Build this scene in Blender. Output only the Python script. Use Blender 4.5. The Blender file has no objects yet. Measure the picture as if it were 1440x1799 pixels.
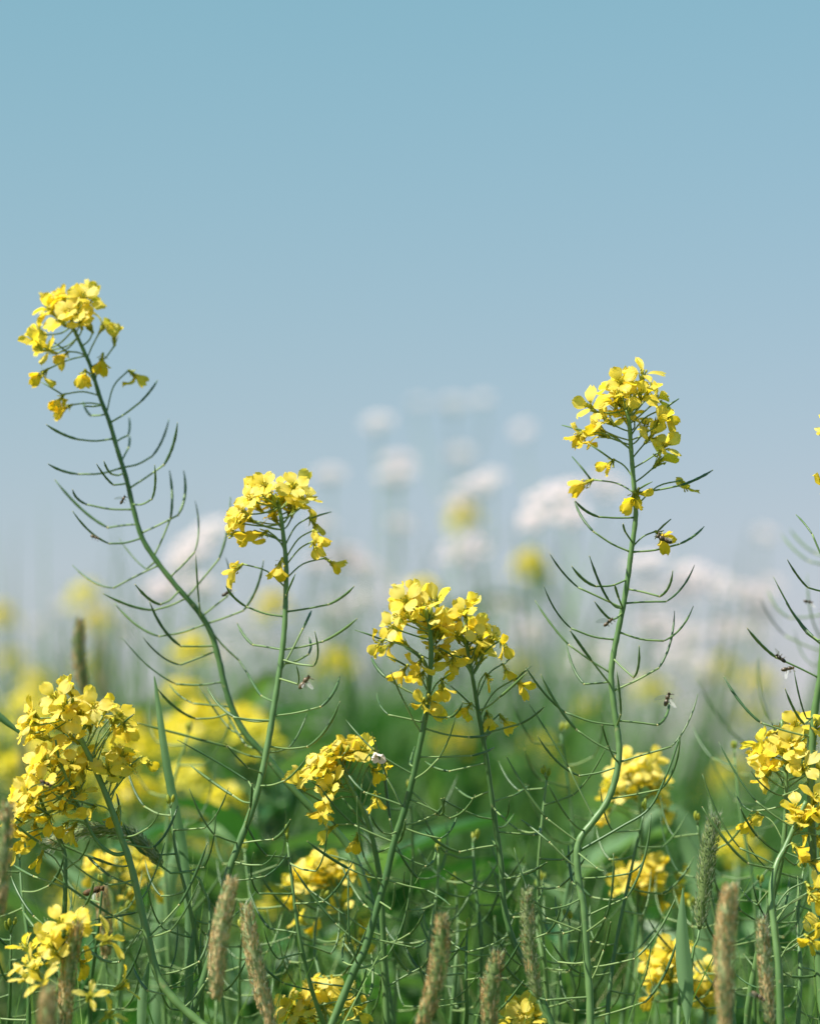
import bpy, math, random
import numpy as np
from mathutils import Vector, Matrix, Quaternion
R = random.Random(7)
C = bpy.context.scene
COL = C.collection

# ------------------------------------------------------------ camera
H = 0.95                     # lens height above the ground
PITCH = math.radians(5.0)
K = 0.1575 / 899.5           # tangent of one photo pixel
cam = bpy.data.objects.new('camera', bpy.data.cameras.new('camera'))
COL.objects.link(cam); C.camera = cam
cam.location = (0, 0, H); cam.rotation_euler = (math.radians(90) + PITCH, 0, 0)
cam.data.sensor_fit = 'VERTICAL'; cam.data.sensor_height = 36; cam.data.lens = 36 / (2 * 0.1575)
cam.data.clip_start = 0.05; cam.data.clip_end = 3000
cam.data.dof.use_dof = True; cam.data.dof.focus_distance = 2.0
cam.data.dof.aperture_fstop = cam.data.lens / 31.0

# ------------------------------------------------------------ sky and sun
SUN_EL, SUN_ROT = 54.0, 246.0
w = bpy.data.worlds.new('World'); C.world = w; w.use_nodes = True
nt = w.node_tree; bg = nt.nodes['Background']
sky = nt.nodes.new('ShaderNodeTexSky'); sky.sky_type = 'NISHITA'; sky.sun_disc = False
sky.sun_elevation = math.radians(SUN_EL); sky.sun_rotation = math.radians(SUN_ROT)
sky.air_density = 1.0; sky.dust_density = 0.3; sky.ozone_density = 3.0
tc = nt.nodes.new('ShaderNodeTexCoord'); mp = nt.nodes.new('ShaderNodeVectorMath'); mp.operation = 'MULTIPLY_ADD'
mp.inputs[1].default_value = (1, 1, 0.47); mp.inputs[2].default_value = (0, 0, 0.043)
nm = nt.nodes.new('ShaderNodeVectorMath'); nm.operation = 'NORMALIZE'
nt.links.new(tc.outputs['Generated'], mp.inputs[0]); nt.links.new(mp.outputs[0], nm.inputs[0])
nt.links.new(nm.outputs[0], sky.inputs[0])
sp = nt.nodes.new('ShaderNodeSeparateColor'); cb = nt.nodes.new('ShaderNodeCombineColor')      # film-like grade of the whole sky
nt.links.new(sky.outputs[0], sp.inputs[0])
for ch, (ex, mul) in enumerate(((1.40, 0.645), (0.58, 2.055), (1.0, 1.0))):
    pw = nt.nodes.new('ShaderNodeMath'); pw.operation = 'POWER'; pw.inputs[1].default_value = ex
    ml = nt.nodes.new('ShaderNodeMath'); ml.operation = 'MULTIPLY'; ml.inputs[1].default_value = mul
    nt.links.new(sp.outputs[ch], pw.inputs[0]); nt.links.new(pw.outputs[0], ml.inputs[0]); nt.links.new(ml.outputs[0], cb.inputs[ch])
nt.links.new(cb.outputs[0], bg.inputs[0])
bg.inputs[1].default_value = 0.0552
sl = bpy.data.lights.new('sun', 'SUN'); sl.energy = 5.0; sl.angle = math.radians(0.53); sl.color = (1.0, 0.95, 0.86)
so = bpy.data.objects.new('sun', sl); COL.objects.link(so)
_e, _r = math.radians(SUN_EL), math.radians(SUN_ROT)
SUN = Vector((math.sin(_r) * math.cos(_e), math.cos(_r) * math.cos(_e), math.sin(_e)))
so.rotation_euler = (-SUN).to_track_quat('-Z', 'Y').to_euler(); so.location = (-3, -3, 6)
C.view_settings.view_transform = 'Standard'; C.view_settings.look = 'None'
C.view_settings.exposure = 0.88; C.view_settings.gamma = 1.0; C.view_settings.use_curve_mapping = False
C.render.engine = 'CYCLES'
C.cycles.use_denoising = True; C.cycles.denoiser = 'OPENIMAGEDENOISE'; C.cycles.denoising_prefilter = 'ACCURATE'
C.cycles.max_bounces = 12; C.cycles.diffuse_bounces = 8; C.cycles.transparent_max_bounces = 6; C.cycles.transmission_bounces = 4

# ------------------------------------------------------------ materials
def mat(name, c1, c2, trans=0.0, tcol=None, rough=0.55, scale=60.0, stretch=(1, 1, 1), island=0.0, spec=0.4, uvramp=None, sheen=0.0, bump=0.0, objrand=0.25):
    m = bpy.data.materials.new(name); m.use_nodes = True
    t = m.node_tree; N = t.nodes; L = t.links
    p = N['Principled BSDF']; out = N['Material Output']
    co = N.new('ShaderNodeTexCoord'); mpn = N.new('ShaderNodeMapping'); mpn.inputs['Scale'].default_value = stretch
    L.new(co.outputs['Object'], mpn.inputs[0])
    no = N.new('ShaderNodeTexNoise'); no.inputs['Scale'].default_value = scale; no.inputs['Detail'].default_value = 4
    L.new(mpn.outputs[0], no.inputs['Vector'])
    fac = no.outputs['Fac']
    def math_(op, a, b):
        n = N.new('ShaderNodeMath'); n.operation = op
        for i, v in enumerate((a, b)):
            if isinstance(v, (int, float)): n.inputs[i].default_value = v
            else: L.new(v, n.inputs[i])
        return n.outputs[0]
    if objrand:
        oi = N.new('ShaderNodeObjectInfo')
        fac = math_('ADD', fac, math_('MULTIPLY', math_('SUBTRACT', oi.outputs['Random'], 0.5), objrand * 2))
    if island:
        ge = N.new('ShaderNodeNewGeometry')
        fac = math_('ADD', fac, math_('MULTIPLY', math_('SUBTRACT', ge.outputs['Random Per Island'], 0.5), island * 2))
    cr = N.new('ShaderNodeValToRGB'); cr.color_ramp.elements[0].position = 0.25; cr.color_ramp.elements[1].position = 0.75
    cr.color_ramp.elements[0].color = (*c1, 1); cr.color_ramp.elements[1].color = (*c2, 1)
    L.new(fac, cr.inputs[0]); col = cr.outputs[0]
    if uvramp:                                   # colour along the petal: claw colour at the base, fine veins
        sx = N.new('ShaderNodeSeparateXYZ'); L.new(co.outputs['UV'], sx.inputs[0])
        r2 = N.new('ShaderNodeValToRGB'); r2.color_ramp.elements[0].position = 0.05; r2.color_ramp.elements[1].position = 0.4
        r2.color_ramp.elements[0].color = (*uvramp, 1); r2.color_ramp.elements[1].color = (1, 1, 1, 1)
        L.new(sx.outputs['Y'], r2.inputs[0])
        mx = N.new('ShaderNodeMix'); mx.data_type = 'RGBA'; mx.blend_type = 'MULTIPLY'; mx.inputs[0].default_value = 1
        L.new(col, mx.inputs[6]); L.new(r2.outputs[0], mx.inputs[7]); col = mx.outputs[2]
        wv = N.new('ShaderNodeTexWave'); wv.inputs['Scale'].default_value = 3.2; wv.inputs['Distortion'].default_value = 3; wv.inputs['Detail'].default_value = 2
        L.new(co.outputs['UV'], wv.inputs['Vector'])
        bp = N.new('ShaderNodeBump'); bp.inputs['Strength'].default_value = 0.35; bp.inputs['Distance'].default_value = 0.0004
        L.new(wv.outputs['Fac'], bp.inputs['Height']); L.new(bp.outputs[0], p.inputs['Normal'])
    if name == 'stem_green':                     # bloom and brownish blemishes
        n2 = N.new('ShaderNodeTexNoise'); n2.inputs['Scale'].default_value = 190; n2.inputs['Detail'].default_value = 6; L.new(co.outputs['Object'], n2.inputs['Vector'])
        r3 = N.new('ShaderNodeValToRGB'); r3.color_ramp.elements[0].position = .64; r3.color_ramp.elements[1].position = .72
        L.new(n2.outputs['Fac'], r3.inputs[0]); m3 = N.new('ShaderNodeMix'); m3.data_type = 'RGBA'; L.new(r3.outputs[0], m3.inputs[0]); L.new(col, m3.inputs[6]); m3.inputs[7].default_value = (0.19, 0.22, 0.09, 1); col = m3.outputs[2]
    if bump and not uvramp:
        bp = N.new('ShaderNodeBump'); bp.inputs['Strength'].default_value = bump; bp.inputs['Distance'].default_value = 0.0006
        L.new(no.outputs['Fac'], bp.inputs['Height']); L.new(bp.outputs[0], p.inputs['Normal'])
    L.new(col, p.inputs['Base Color']); p.inputs['Roughness'].default_value = rough
    p.inputs['Specular IOR Level'].default_value = spec
    if trans:
        tr = N.new('ShaderNodeBsdfTranslucent')
        if tcol:
            mm = N.new('ShaderNodeMix'); mm.data_type = 'RGBA'; mm.blend_type = 'MULTIPLY'; mm.inputs[0].default_value = 1
            L.new(col, mm.inputs[6]); mm.inputs[7].default_value = (*tcol, 1); L.new(mm.outputs[2], tr.inputs[0])
        else: L.new(col, tr.inputs[0])
        ms = N.new('ShaderNodeMixShader'); ms.inputs[0].default_value = trans
        L.new(p.outputs[0], ms.inputs[1]); L.new(tr.outputs[0], ms.inputs[2]); L.new(ms.outputs[0], out.inputs[0])
    return m

M = {
 'petal':  mat('petal_yellow', (0.94, 0.725, 0.06), (0.96, 0.82, 0.22), 0.55, (1.0, 1.0, 0.4), 0.42, 160, uvramp=(0.88, 0.93, 0.6), spec=0.55),
 'wilt':   mat('petal_wilting', (0.91, 0.65, 0.03), (0.95, 0.77, 0.13), 0.55, (1.0, 0.98, 0.55), 0.6, 200, uvramp=(0.75, 0.8, 0.5), spec=0.25),
 'pale':   mat('petal_withered', (0.75, 0.62, 0.56), (0.85, 0.78, 0.74), 0.3, None, 0.7, 300, spec=0.2),
 'heart':  mat('flower_heart', (0.45, 0.42, 0.03), (0.72, 0.56, 0.03), 0.1, None, 0.6, 400, island=0.4),
 'stem':   mat('stem_green', (0.05, 0.125, 0.032), (0.125, 0.225, 0.07), 0, None, 0.45, 55, (1, 1, 0.25), spec=0.5, bump=0.25),
 'pod':    mat('pod_green', (0.04, 0.10, 0.03), (0.10, 0.18, 0.05), 0, None, 0.45, 90, spec=0.5, bump=0.2),
 'pedicel':mat('pedicel_green', (0.10, 0.18, 0.06), (0.20, 0.29, 0.10), 0, None, 0.5, 90),
 'tip':    mat('dry_tip', (0.35, 0.33, 0.12), (0.5, 0.45, 0.2), 0, None, 0.6, 90),
 'leaf':   mat('rape_leaf', (0.04, 0.135, 0.04), (0.16, 0.28, 0.125), 0.35, (1.0, 1.15, 0.4), 0.42, 22, spec=0.5, bump=0.3, objrand=0.5),
 'grass':  mat('grass_blade', (0.05, 0.16, 0.04), (0.17, 0.31, 0.09), 0.4, (1.0, 1.1, 0.4), 0.45, 3, island=0.35, objrand=0),
 'grass_light': mat('grass_light', (0.10, 0.25, 0.05), (0.30, 0.46, 0.14), 0.4, (1.0, 1.1, 0.4), 0.45, 3, island=0.35, objrand=0),
 'straw':  mat('grass_straw', (0.22, 0.22, 0.09), (0.36, 0.33, 0.17), 0.2, None, 0.6, 3, island=0.35, objrand=0),
 'spike_g':mat('spike_green', (0.18, 0.26, 0.08), (0.46, 0.50, 0.25), 0.35, None, 0.6, 150, island=0.6),
 'spike_b':mat('spike_brown', (0.40, 0.25, 0.09), (0.72, 0.53, 0.26), 0.35, None, 0.7, 150, island=0.6),
 'awn':    mat('spike_hair', (0.42, 0.44, 0.34), (0.6, 0.6, 0.5), 0.4, None, 0.6, 150),
 'white':  mat('umbel_white', (0.80, 0.67, 0.68), (0.88, 0.77, 0.77), 0.5, None, 0.6, 80, island=0.2, spec=0.2),
 'umbel_g':mat('umbel_green', (0.10, 0.20, 0.06), (0.17, 0.28, 0.10), 0, None, 0.5, 30),
 'bud':    mat('bud_green', (0.22, 0.33, 0.05), (0.40, 0.45, 0.06), 0.2, None, 0.5, 200),
 'sepal':  mat('sepal_green', (0.34, 0.38, 0.04), (0.5, 0.48, 0.05), 0.3, None, 0.55, 200),
 'fly':    mat('fly_body', (0.025, 0.018, 0.010), (0.15, 0.10, 0.05), 0, None, 0.4, 700, spec=0.5),
 'bee':    mat('bee_body', (0.03, 0.018, 0.008), (0.22, 0.12, 0.04), 0, None, 0.7, 500, (1, 1, 1), spec=0.3),
 'soil':   mat('soil', (0.07, 0.09, 0.03), (0.10, 0.15, 0.05), 0, None, 0.9, 6, objrand=0),
 'meadow': mat('meadow_green', (0.05, 0.11, 0.03), (0.11, 0.18, 0.05), 0, None, 0.8, 0.35, objrand=0),
}
def wing_mat():
    m = bpy.data.materials.new('fly_wing'); m.use_nodes = True; t = m.node_tree
    p = t.nodes['Principled BSDF']; p.inputs['Base Color'].default_value = (0.55, 0.55, 0.52, 1); p.inputs['Roughness'].default_value = 0.25
    tr = t.nodes.new('ShaderNodeBsdfTransparent'); ms = t.nodes.new('ShaderNodeMixShader'); ms.inputs[0].default_value = 0.4
    t.links.new(p.outputs[0], ms.inputs[2]); t.links.new(tr.outputs[0], ms.inputs[1]); t.links.new(ms.outputs[0], t.nodes['Material Output'].inputs[0])
    return m
M['wing'] = wing_mat()

# ------------------------------------------------------------ geometry helpers
CT, ST = math.cos(PITCH), math.sin(PITCH)
def at(px, py, Y):
    """photo pixel + distance -> point in the field"""
    u, v = (px - 720) * K, (899.5 - py) * K
    d = Vector((u, CT - v * ST, ST + v * CT)); t = Y / d.y
    return Vector((0, 0, H)) + d * t
def pix(p):
    q = p - Vector((0, 0, H)); f = q.y * CT + q.z * ST; v = (-q.y * ST + q.z * CT) / f; u = q.x / f
    return 720 + u / K, 899.5 - v / K

def smooth(pts, m=6):
    P = [Vector(p) for p in pts]
    if len(P) < 3: return [P[0].lerp(P[-1], i / m) for i in range(m + 1)]
    P = [P[0] * 2 - P[1]] + P + [P[-1] * 2 - P[-2]]
    out = []
    for i in range(1, len(P) - 2):
        a, b, c, d = P[i - 1:i + 3]
        for j in range(m):
            t = j / m
            out.append(0.5 * ((2 * b) + (c - a) * t + (2 * a - 5 * b + 4 * c - d) * t * t + (3 * b - a - 3 * c + d) * t ** 3))
    out.append(P[-2]); return out

class MB:
    def __init__(s): s.v = []; s.f = []; s.m = []; s.uv = {}
    def tube(s, pts, radii, n=6, mat=0, cap=True, ridge=0.0):
        pts = [Vector(p) for p in pts]; k = len(pts); base = len(s.v)
        if not hasattr(radii, '__len__'): radii = [radii] * k
        d0 = (pts[1] - pts[0]).normalized(); ref = Vector((0, 0, 1)) if abs(d0.z) < 0.9 else Vector((1, 0, 0))
        u = d0.cross(ref).normalized()
        for i in range(k):
            d = (pts[min(i + 1, k - 1)] - pts[max(i - 1, 0)]).normalized()
            u = (u - d * u.dot(d)).normalized(); w_ = d.cross(u)
            for j in range(n):
                a = 2 * math.pi * j / n
                s.v.append(pts[i] + (u * math.cos(a) + w_ * math.sin(a)) * radii[i] * (1 + ridge * (j % 2)))
        for i in range(k - 1):
            for j in range(n):
                a, b = base + i * n + j, base + i * n + (j + 1) % n
                s.f.append((a, b, b + n, a + n)); s.m.append(mat)
        if cap:
            s.f.append(tuple(base + j for j in reversed(range(n)))); s.m.append(mat)
            s.f.append(tuple(base + (k - 1) * n + j for j in range(n))); s.m.append(mat)
    def ball(s, c, r, mat=0, rings=4, n=6, rot=None):
        c = Vector(c); r = Vector(r) if hasattr(r, '__len__') else Vector((r, r, r)); base = len(s.v)
        for i in range(rings + 1):
            th = math.pi * i / rings
            for j in range(n):
                a = 2 * math.pi * j / n
                q = Vector((r.x * math.sin(th) * math.cos(a), r.y * math.sin(th) * math.sin(a), r.z * math.cos(th)))
                s.v.append(c + (rot @ q if rot else q))
        for i in range(rings):
            for j in range(n):
                a, b = base + i * n + j, base + i * n + (j + 1) % n
                s.f.append((a, a + n, b + n, b)); s.m.append(mat)
    def grid(s, rows, mat=0):
        base = len(s.v); n = len(rows[0])
        for r in rows: s.v.extend(Vector(p) for p in r)
        for i in range(len(rows) - 1):
            for j in range(n - 1):
                a = base + i * n + j
                s.f.append((a, a + 1, a + n + 1, a + n)); s.m.append(mat)
                s.uv[len(s.f) - 1] = [(j / (n - 1), i / (len(rows) - 1)), ((j + 1) / (n - 1), i / (len(rows) - 1)), ((j + 1) / (n - 1), (i + 1) / (len(rows) - 1)), (j / (n - 1), (i + 1) / (len(rows) - 1))]
    def mesh(s, name, mats, origin=Vector((0, 0, 0)), uv=False):
        me = bpy.data.meshes.new(name)
        me.from_pydata([tuple(v - origin) for v in s.v], [], s.f)
        for m_ in (mats if isinstance(mats, (list, tuple)) else [mats]): me.materials.append(m_)
        me.polygons.foreach_set('material_index', s.m); me.polygons.foreach_set('use_smooth', [True] * len(s.f))
        if uv:
            ul = me.uv_layers.new(name='UVMap'); k = 0
            for fi, f in enumerate(s.f):
                for q in range(len(f)):
                    ul.data[k].uv = s.uv[fi][q] if fi in s.uv else (0, 0); k += 1
        me.update(); return me
    def build(s, name, mats, parent=None, origin=None, ppos=None):
        """link as ONE object; vertices are world coordinates, origin and the parent's position are subtracted"""
        origin = Vector(origin) if origin is not None else (ppos or Vector((0, 0, 0)))
        return put(name, s.mesh(name, mats, origin), parent, origin - (ppos or Vector((0, 0, 0))))

def put(name, me, parent=None, loc=(0, 0, 0), quat=None, scale=1.0):
    o = bpy.data.objects.new(name, me); COL.objects.link(o)
    if parent: o.parent = parent
    o.location = loc
    if quat is not None: o.rotation_mode = 'QUATERNION'; o.rotation_quaternion = quat
    if scale != 1.0: o.scale = (scale,) * 3
    return o
def tag(o, label=None, cat=None, group=None, kind=None):
    for k_, v_ in (('label', label), ('category', cat), ('group', group), ('kind', kind)):
        if v_: o[k_] = v_
    return o
def thing(name, loc, label, cat, group=None):
    o = bpy.data.objects.new(name, None); COL.objects.link(o); o.location = loc; o.empty_display_size = 0.02
    return tag(o, label, cat, group)
def copy_tree(o, parent=None):
    c = o.copy(); COL.objects.link(c)
    if parent: c.parent = parent; c.matrix_parent_inverse = o.matrix_parent_inverse.copy()
    for ch in KIDS(o): copy_tree(ch, c)
    return c
def KIDS(o): return list(o.children)

# ------------------------------------------------------------ the setting
g = MB(); g.grid([[(x, y, 0) for x in (-1500, -40, -8, 8, 40, 1500)] for y in (-300, -10, 12, 60, 300, 2500)])
tag(g.build('ground', M['soil']), kind='structure')
fm = MB()
rows = []
for y in np.geomspace(26, 1800, 16):
    rows.append([(x * y, y, 0.42 + 0.25 * math.sin(x * 9 + y * 0.13) * min(1, y / 200) + R.uniform(-.05, .05)) for x in np.linspace(-1.2, 1.2, 40)])
rows.insert(0, [(x * 25.9, 25.9, 0.004) for x in np.linspace(-1.2, 1.2, 40)])
fm.grid(rows); tag(fm.build('meadow', M['meadow']), kind='structure')

# ------------------------------------------------------------ flower pieces
def petal_mesh(kind, seed):
    r = random.Random(seed); mb = MB(); NR, NC = 7, 6
    L = r.uniform(0.0092, 0.0106); W = r.uniform(0.0072, 0.0092)
    cup = r.uniform(-0.5, 0.5); curl = r.uniform(-0.8, 0.35); twist = r.uniform(-0.3, 0.3)
    el0 = math.radians(62); el1 = math.radians(r.uniform(0, 22)); ph = r.uniform(0, 6.28)
    if kind == 'wilt':
        W *= 0.80; L *= 1.0; el0 = math.radians(45); el1 = math.radians(r.uniform(-70, -10)); cup = r.uniform(0.6, 1.8); twist = r.uniform(-0.8, 0.8); curl = r.uniform(-.6, .8)
    if kind == 'narrow':
        W *= 0.55; L *= 1.15; el0 = math.radians(60); el1 = math.radians(r.uniform(-5, 40)); curl = r.uniform(-0.9, -0.2)
    if kind == 'half':
        el0 = math.radians(74); el1 = math.radians(r.uniform(35, 75)); W *= 0.92; cup = r.uniform(.4, 1.5); curl = r.uniform(-1.6, .4)
    rows = []; x, z = 0.0009, 0.0
    for i in range(NR):
        t = i / (NR - 1)
        wv = W * (0.11 + 0.89 * max(0.0, min(1.0, (t - 0.18) / 0.42)) ** 0.8) * (math.sqrt(max(0.0, 1 - ((t - 0.62) / 0.41) ** 2)) if t > 0.62 else 1.0)
        wv = max(wv, 0.0006)
        e = el0 + (el1 - el0) * min(1, t / 0.45) + curl * max(0, t - 0.6)
        row = []
        for j in range(NC):
            q = (j / (NC - 1) - 0.5) * 2
            yy = q * wv * 0.5; zz = cup * 0.0012 * q * q * (0.3 + t)
            if t > 0.75: zz += 0.0006 * math.sin(q * 5 + ph); xx = -0.0007 * math.cos(q * 6 + ph) * t
            else: xx = 0
            if kind == 'wilt': zz += 0.0006 * math.sin(q * 4 + ph + t * 5)
            a = twist * t
            yy2 = yy * math.cos(a) - zz * math.sin(a); zz2 = yy * math.sin(a) + zz * math.cos(a)
            row.append((x + xx - math.sin(e) * zz2, yy2, z + math.cos(e) * zz2))
        rows.append(row)
        x += math.cos(e) * L / (NR - 1) * 1.1; z += math.sin(e) * L / (NR - 1) * 1.1
    mb.grid(rows)
    return mb.mesh('petal', M['wilt'] if kind == 'wilt' else M['petal'], uv=True)
PET = {k: [petal_mesh(k, 10 * i + hash_) for i in range(n)] for k, n, hash_ in (('open', 7, 1), ('wilt', 6, 2), ('narrow', 4, 3), ('half', 4, 4))}
PALE = []
for i in range(4):
    me = PET['wilt'][i].copy(); me.materials[0] = M['pale']; PALE.append(me)

WHALF = []
for i in range(5):
    me = petal_mesh('half', 300 + i).copy(); me.materials[0] = M['wilt']; WHALF.append(me)
PALE = []
for i in range(4):
    me = petal_mesh('half', 320 + i).copy(); me.materials[0] = M['pale']; PALE.append(me)

def heart_mesh(seed, wilt=False):
    r = random.Random(seed); mb = MB()
    mb.ball((0, 0, -0.0006), (0.0011, 0.0011, 0.0011), 1, 4, 6)
    for k in range(4):                                        # sepals
        a = k * math.pi / 2 + 0.78; ca, sa = math.cos(a), math.sin(a); op = 0.0022 if not wilt else 0.0032
        rows = []
        for t in (0, .35, .7, 1):
            wd = 0.0016 * math.sin(math.pi * (0.18 + 0.74 * t)); rr = 0.0008 + op * t ** 1.2; zz = 0.0048 * t - (0.002 * t * t if wilt else 0)
            rows.append([(ca * rr - sa * q * wd * .5, sa * rr + ca * q * wd * .5, zz) for q in (-1, 0, 1)])
        mb.grid(rows, 1)
    for k in range(6):                                        # stamens
        a = k * math.pi / 3 + r.uniform(-.2, .2); sp = 0.0017 if k % 3 else 0.0027; h = r.uniform(0.0058, 0.0072) if k % 3 else 0.0046
        tip = Vector((math.cos(a) * sp, math.sin(a) * sp, h))
        mb.tube([(math.cos(a) * .0006, math.sin(a) * .0006, 0), tip * 0.6 + Vector((0, 0, .001)), tip], 0.00022, 3, 1, False)
        mb.ball(tip, (0.0005, 0.0005, 0.0011), 0, 3, 4)
    mb.tube([(0, 0, 0), (0, 0, .004), (0, 0, .0072)], [.0006, .0006, .0003], 4, 1); mb.ball((0, 0, .0074), .0005, 0, 3, 4)
    return mb.mesh('flower', [M['heart'], M['sepal']])
HEART = [heart_mesh(i) for i in range(4)] + [heart_mesh(9, True)]

def bud_mesh(seed):
    r = random.Random(seed); mb = MB(); n = 6
    for k in range(1):
        mb.ball((0, 0, 0.003), (0.0014, 0.0014, 0.0032), 0, 5, 6)
    for k in range(3):
        a = k * 2.1; mb.grid([[(math.cos(a + q) * rr, math.sin(a + q) * rr, zz) for q in (-.5, 0, .5)] for rr, zz in ((.0009, 0), (.0016, .002), (.0014, .0042), (.0006, .006))], 1)
    return mb.mesh('bud', [M['bud'], M['sepal']])
BUD = [bud_mesh(i) for i in range(2)]

def frame_quat(n, roll):
    n = n.normalized(); q = Vector((0, 0, 1)).rotation_difference(n)
    return q @ Quaternion((0, 0, 1), roll)

class Plant:
    """one rapeseed plant: Empty at the stem's foot; traced stem; flowers, pods, leaves as parts"""
    def __init__(s, label, stem_px, Y, r0=0.0011, r1=0.0022, foot=None, group='rapeseed plants in flower in the sharp front row', wob=0.012, name='rapeseed_plant', sm=6):
        n = len(stem_px); ph = R.uniform(0, 6.28)
        pts = [at(px, py, Y + wob * math.sin(ph + 3.2 * i / max(1, n - 1))) for i, (px, py) in enumerate(stem_px)]
        s.Y = Y; last, prev = pts[-1], pts[-2]
        d = (last - prev).normalized(); d.z = min(d.z, -0.4)
        fx = foot if foot is not None else last.x + d.x / abs(d.z) * last.z * 0.25
        s.base = Vector((fx, last.y + 0.02, 0)); s.root = thing(name, s.base, label, 'rapeseed', group)
        b1 = last + d * min(0.22, last.z * .35); b3 = Vector((fx, last.y + 0.02, -0.01)); b2 = b3 + Vector((0, 0, last.z * .35))
        s.path = smooth(pts, sm); s.nvis = len(s.path)
        for i in range(1, 15):
            u = i / 14; s.path.append(last * (1 - u) ** 3 + b1 * 3 * u * (1 - u) ** 2 + b2 * 3 * u * u * (1 - u) + b3 * u ** 3)
        tot = len(s.path)
        rad = []
        for i in range(tot):
            t = i / (s.nvis - 1) if i < s.nvis else 1.0
            rad.append((r0 + (r1 - r0) * min(1, t) ** 0.8) * (1 + 0.06 * math.sin(i * 1.7 + ph)) if i < s.nvis else r1 * (1 + 0.5 * (i - s.nvis) / (tot - s.nvis)))
        mb = MB(); mb.tube(s.path, rad, 10, ridge=0.09)
        s.stem = mb.build('stem', M['stem'], s.root, s.base, s.base)
        s.rad = rad; s.pxs = [pix(p) for p in s.path[:s.nvis + 3]]
        s.nf = 0
    def near(s, px, py):
        i = min(range(len(s.pxs)), key=lambda k: (s.pxs[k][0] - px) ** 2 + (s.pxs[k][1] - py) ** 2)
        return s.path[i].copy(), s.rad[i]
    def branch(s, pxs, Y, r0=0.0007, r1=0.0013):
        """side branch, listed from its tip to where it joins the stem"""
        a, _ = s.near(*pxs[-1]); n = len(pxs)
        pts = [at(px, py, Y + (a.y - Y) * i / (n - 1)) for i, (px, py) in enumerate(pxs[:-1])] + [a]
        P = smooth(pts, 6); mb = MB(); mb.tube(P, [r0 + (r1 - r0) * i / (len(P) - 1) for i in range(len(P))], 7)
        mb.build('branch', M['stem'], s.root, s.base, s.base)
        k = len(s.pxs); s.path = s.path[:k] + P; s.rad = s.rad[:k] + [r1] * len(P); s.pxs = s.pxs + [pix(p) for p in P]
    def pod(s, a, j, t, thick=1.0, dz=None):
        A, ra = s.near(*a)
        Y = A.y; pj = (Vector(j) - Vector(pix(A))).length * K * Y; pt = (Vector(t) - Vector(j)).length * K * Y
        sg = R.choice((-1, 1)) if dz is None else dz
        d1 = sg * min(0.018, math.sqrt(max(0.0, 0.023 ** 2 - pj * pj))) + R.uniform(-.003, .003)
        d2 = sg * min(0.02, math.sqrt(max(0.0, 0.045 ** 2 - pt * pt)) * 0.5) + R.uniform(-.003, .003)
        J = at(j[0], j[1], Y + d1); T = at(t[0], t[1], Y + d1 + d2)
        pd = (J - A).normalized(); ch = T - J; ln = ch.length
        c = J + (pd * 0.4 + ch.normalized() * 0.6).normalized() * ln * 0.42
        P = [J * (1 - u) ** 2 + c * (2 * u * (1 - u)) + T * u * u for u in [k / 12 for k in range(13)]]
        tk = thick * R.uniform(0.62, 1.15) * 0.00084 * min(1.0, 0.55 + ln / 0.06)
        rad = []
        for k in range(13):
            u = k / 12
            e = min(1, u / 0.1) * (1.0 if u < 0.78 else max(0.32, 1 - (u - 0.78) / 0.2 * 0.7))
            rad.append(tk * (0.55 + 0.45 * min(1, u / 0.1)) * (1 if u < 0.78 else e) * (1 + 0.10 * math.sin(k * 2.3 + tk * 1e6)))
        mb = MB(); mb.tube(P, rad, 6, 0)
        mb.ball(T, rad[-1] * 1.35, 1, 3, 5); mb.ball(J, tk * 0.95, 1, 3, 6)
        o = mb.build('seed_pod', [M['pod'], M['tip']], s.root, J, s.base)
        mid = A.lerp(J, 0.5) + Vector((0, 0, -R.uniform(-.0005, .0018)))
        m2 = MB(); m2.tube(smooth([A, mid, J], 4), [0.00062 + 0.0003 * (k == 0) for k in range(9)], 5)
        put('pedicel', m2.mesh('pedicel', M['pedicel'], J), o, (0, 0, 0))
        return o
    def flower(s, px, py, style='o', size=1.0, dz=None, a=None, n=None):
        if a: A, _ = s.near(*a)
        else:
            sx, sy = min(s.pxs, key=lambda q: (q[0] - px) ** 2 + 0.55 * (q[1] - (py + 34)) ** 2)
            A, _ = s.near(sx, sy)
        ax, ay = pix(A)
        d = R.uniform(-0.018, 0.016) if dz is None else dz
        P0 = at(px, py, A.y + d)
        side = Vector(((px - ax) * K * 2, d, 0)); up = (ay - py) * K * 2
        out = Vector((side.x, side.y, 0)); L = out.length
        if n is None:
            n = out * (55 if style == 'o' else 30) + Vector((0, 0, 0.75)) + Vector((-0.18, -0.55, 0.12)) + Vector((R.uniform(-.4, .4), R.uniform(-.45, .3), R.uniform(-.3, .3)))
            if style in 'wp': n = out * 30 + Vector((R.uniform(-.35, .35), R.uniform(-.45, .1), R.uniform(-1.0, -.35)))
            if style == 'n': n = out * 40 + Vector((R.uniform(-.3, .3), -0.3, 0.8))
        sc = size * (R.uniform(0.96, 1.18) if style != 'w' else R.uniform(.9, 1.08)); P = P0 - n.normalized() * (0.0064 if style in 'oh' else 0.003) * sc
        q = frame_quat(n, R.uniform(0, 6.28))
        f = put('flower', HEART[4] if style in 'wp' else R.choice(HEART[:4]), s.root, P - s.base, q, sc)
        kind = {'o': 'open', 'w': 'wilt', 'n': 'narrow', 'h': 'half', 'p': 'pale'}[style]
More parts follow.
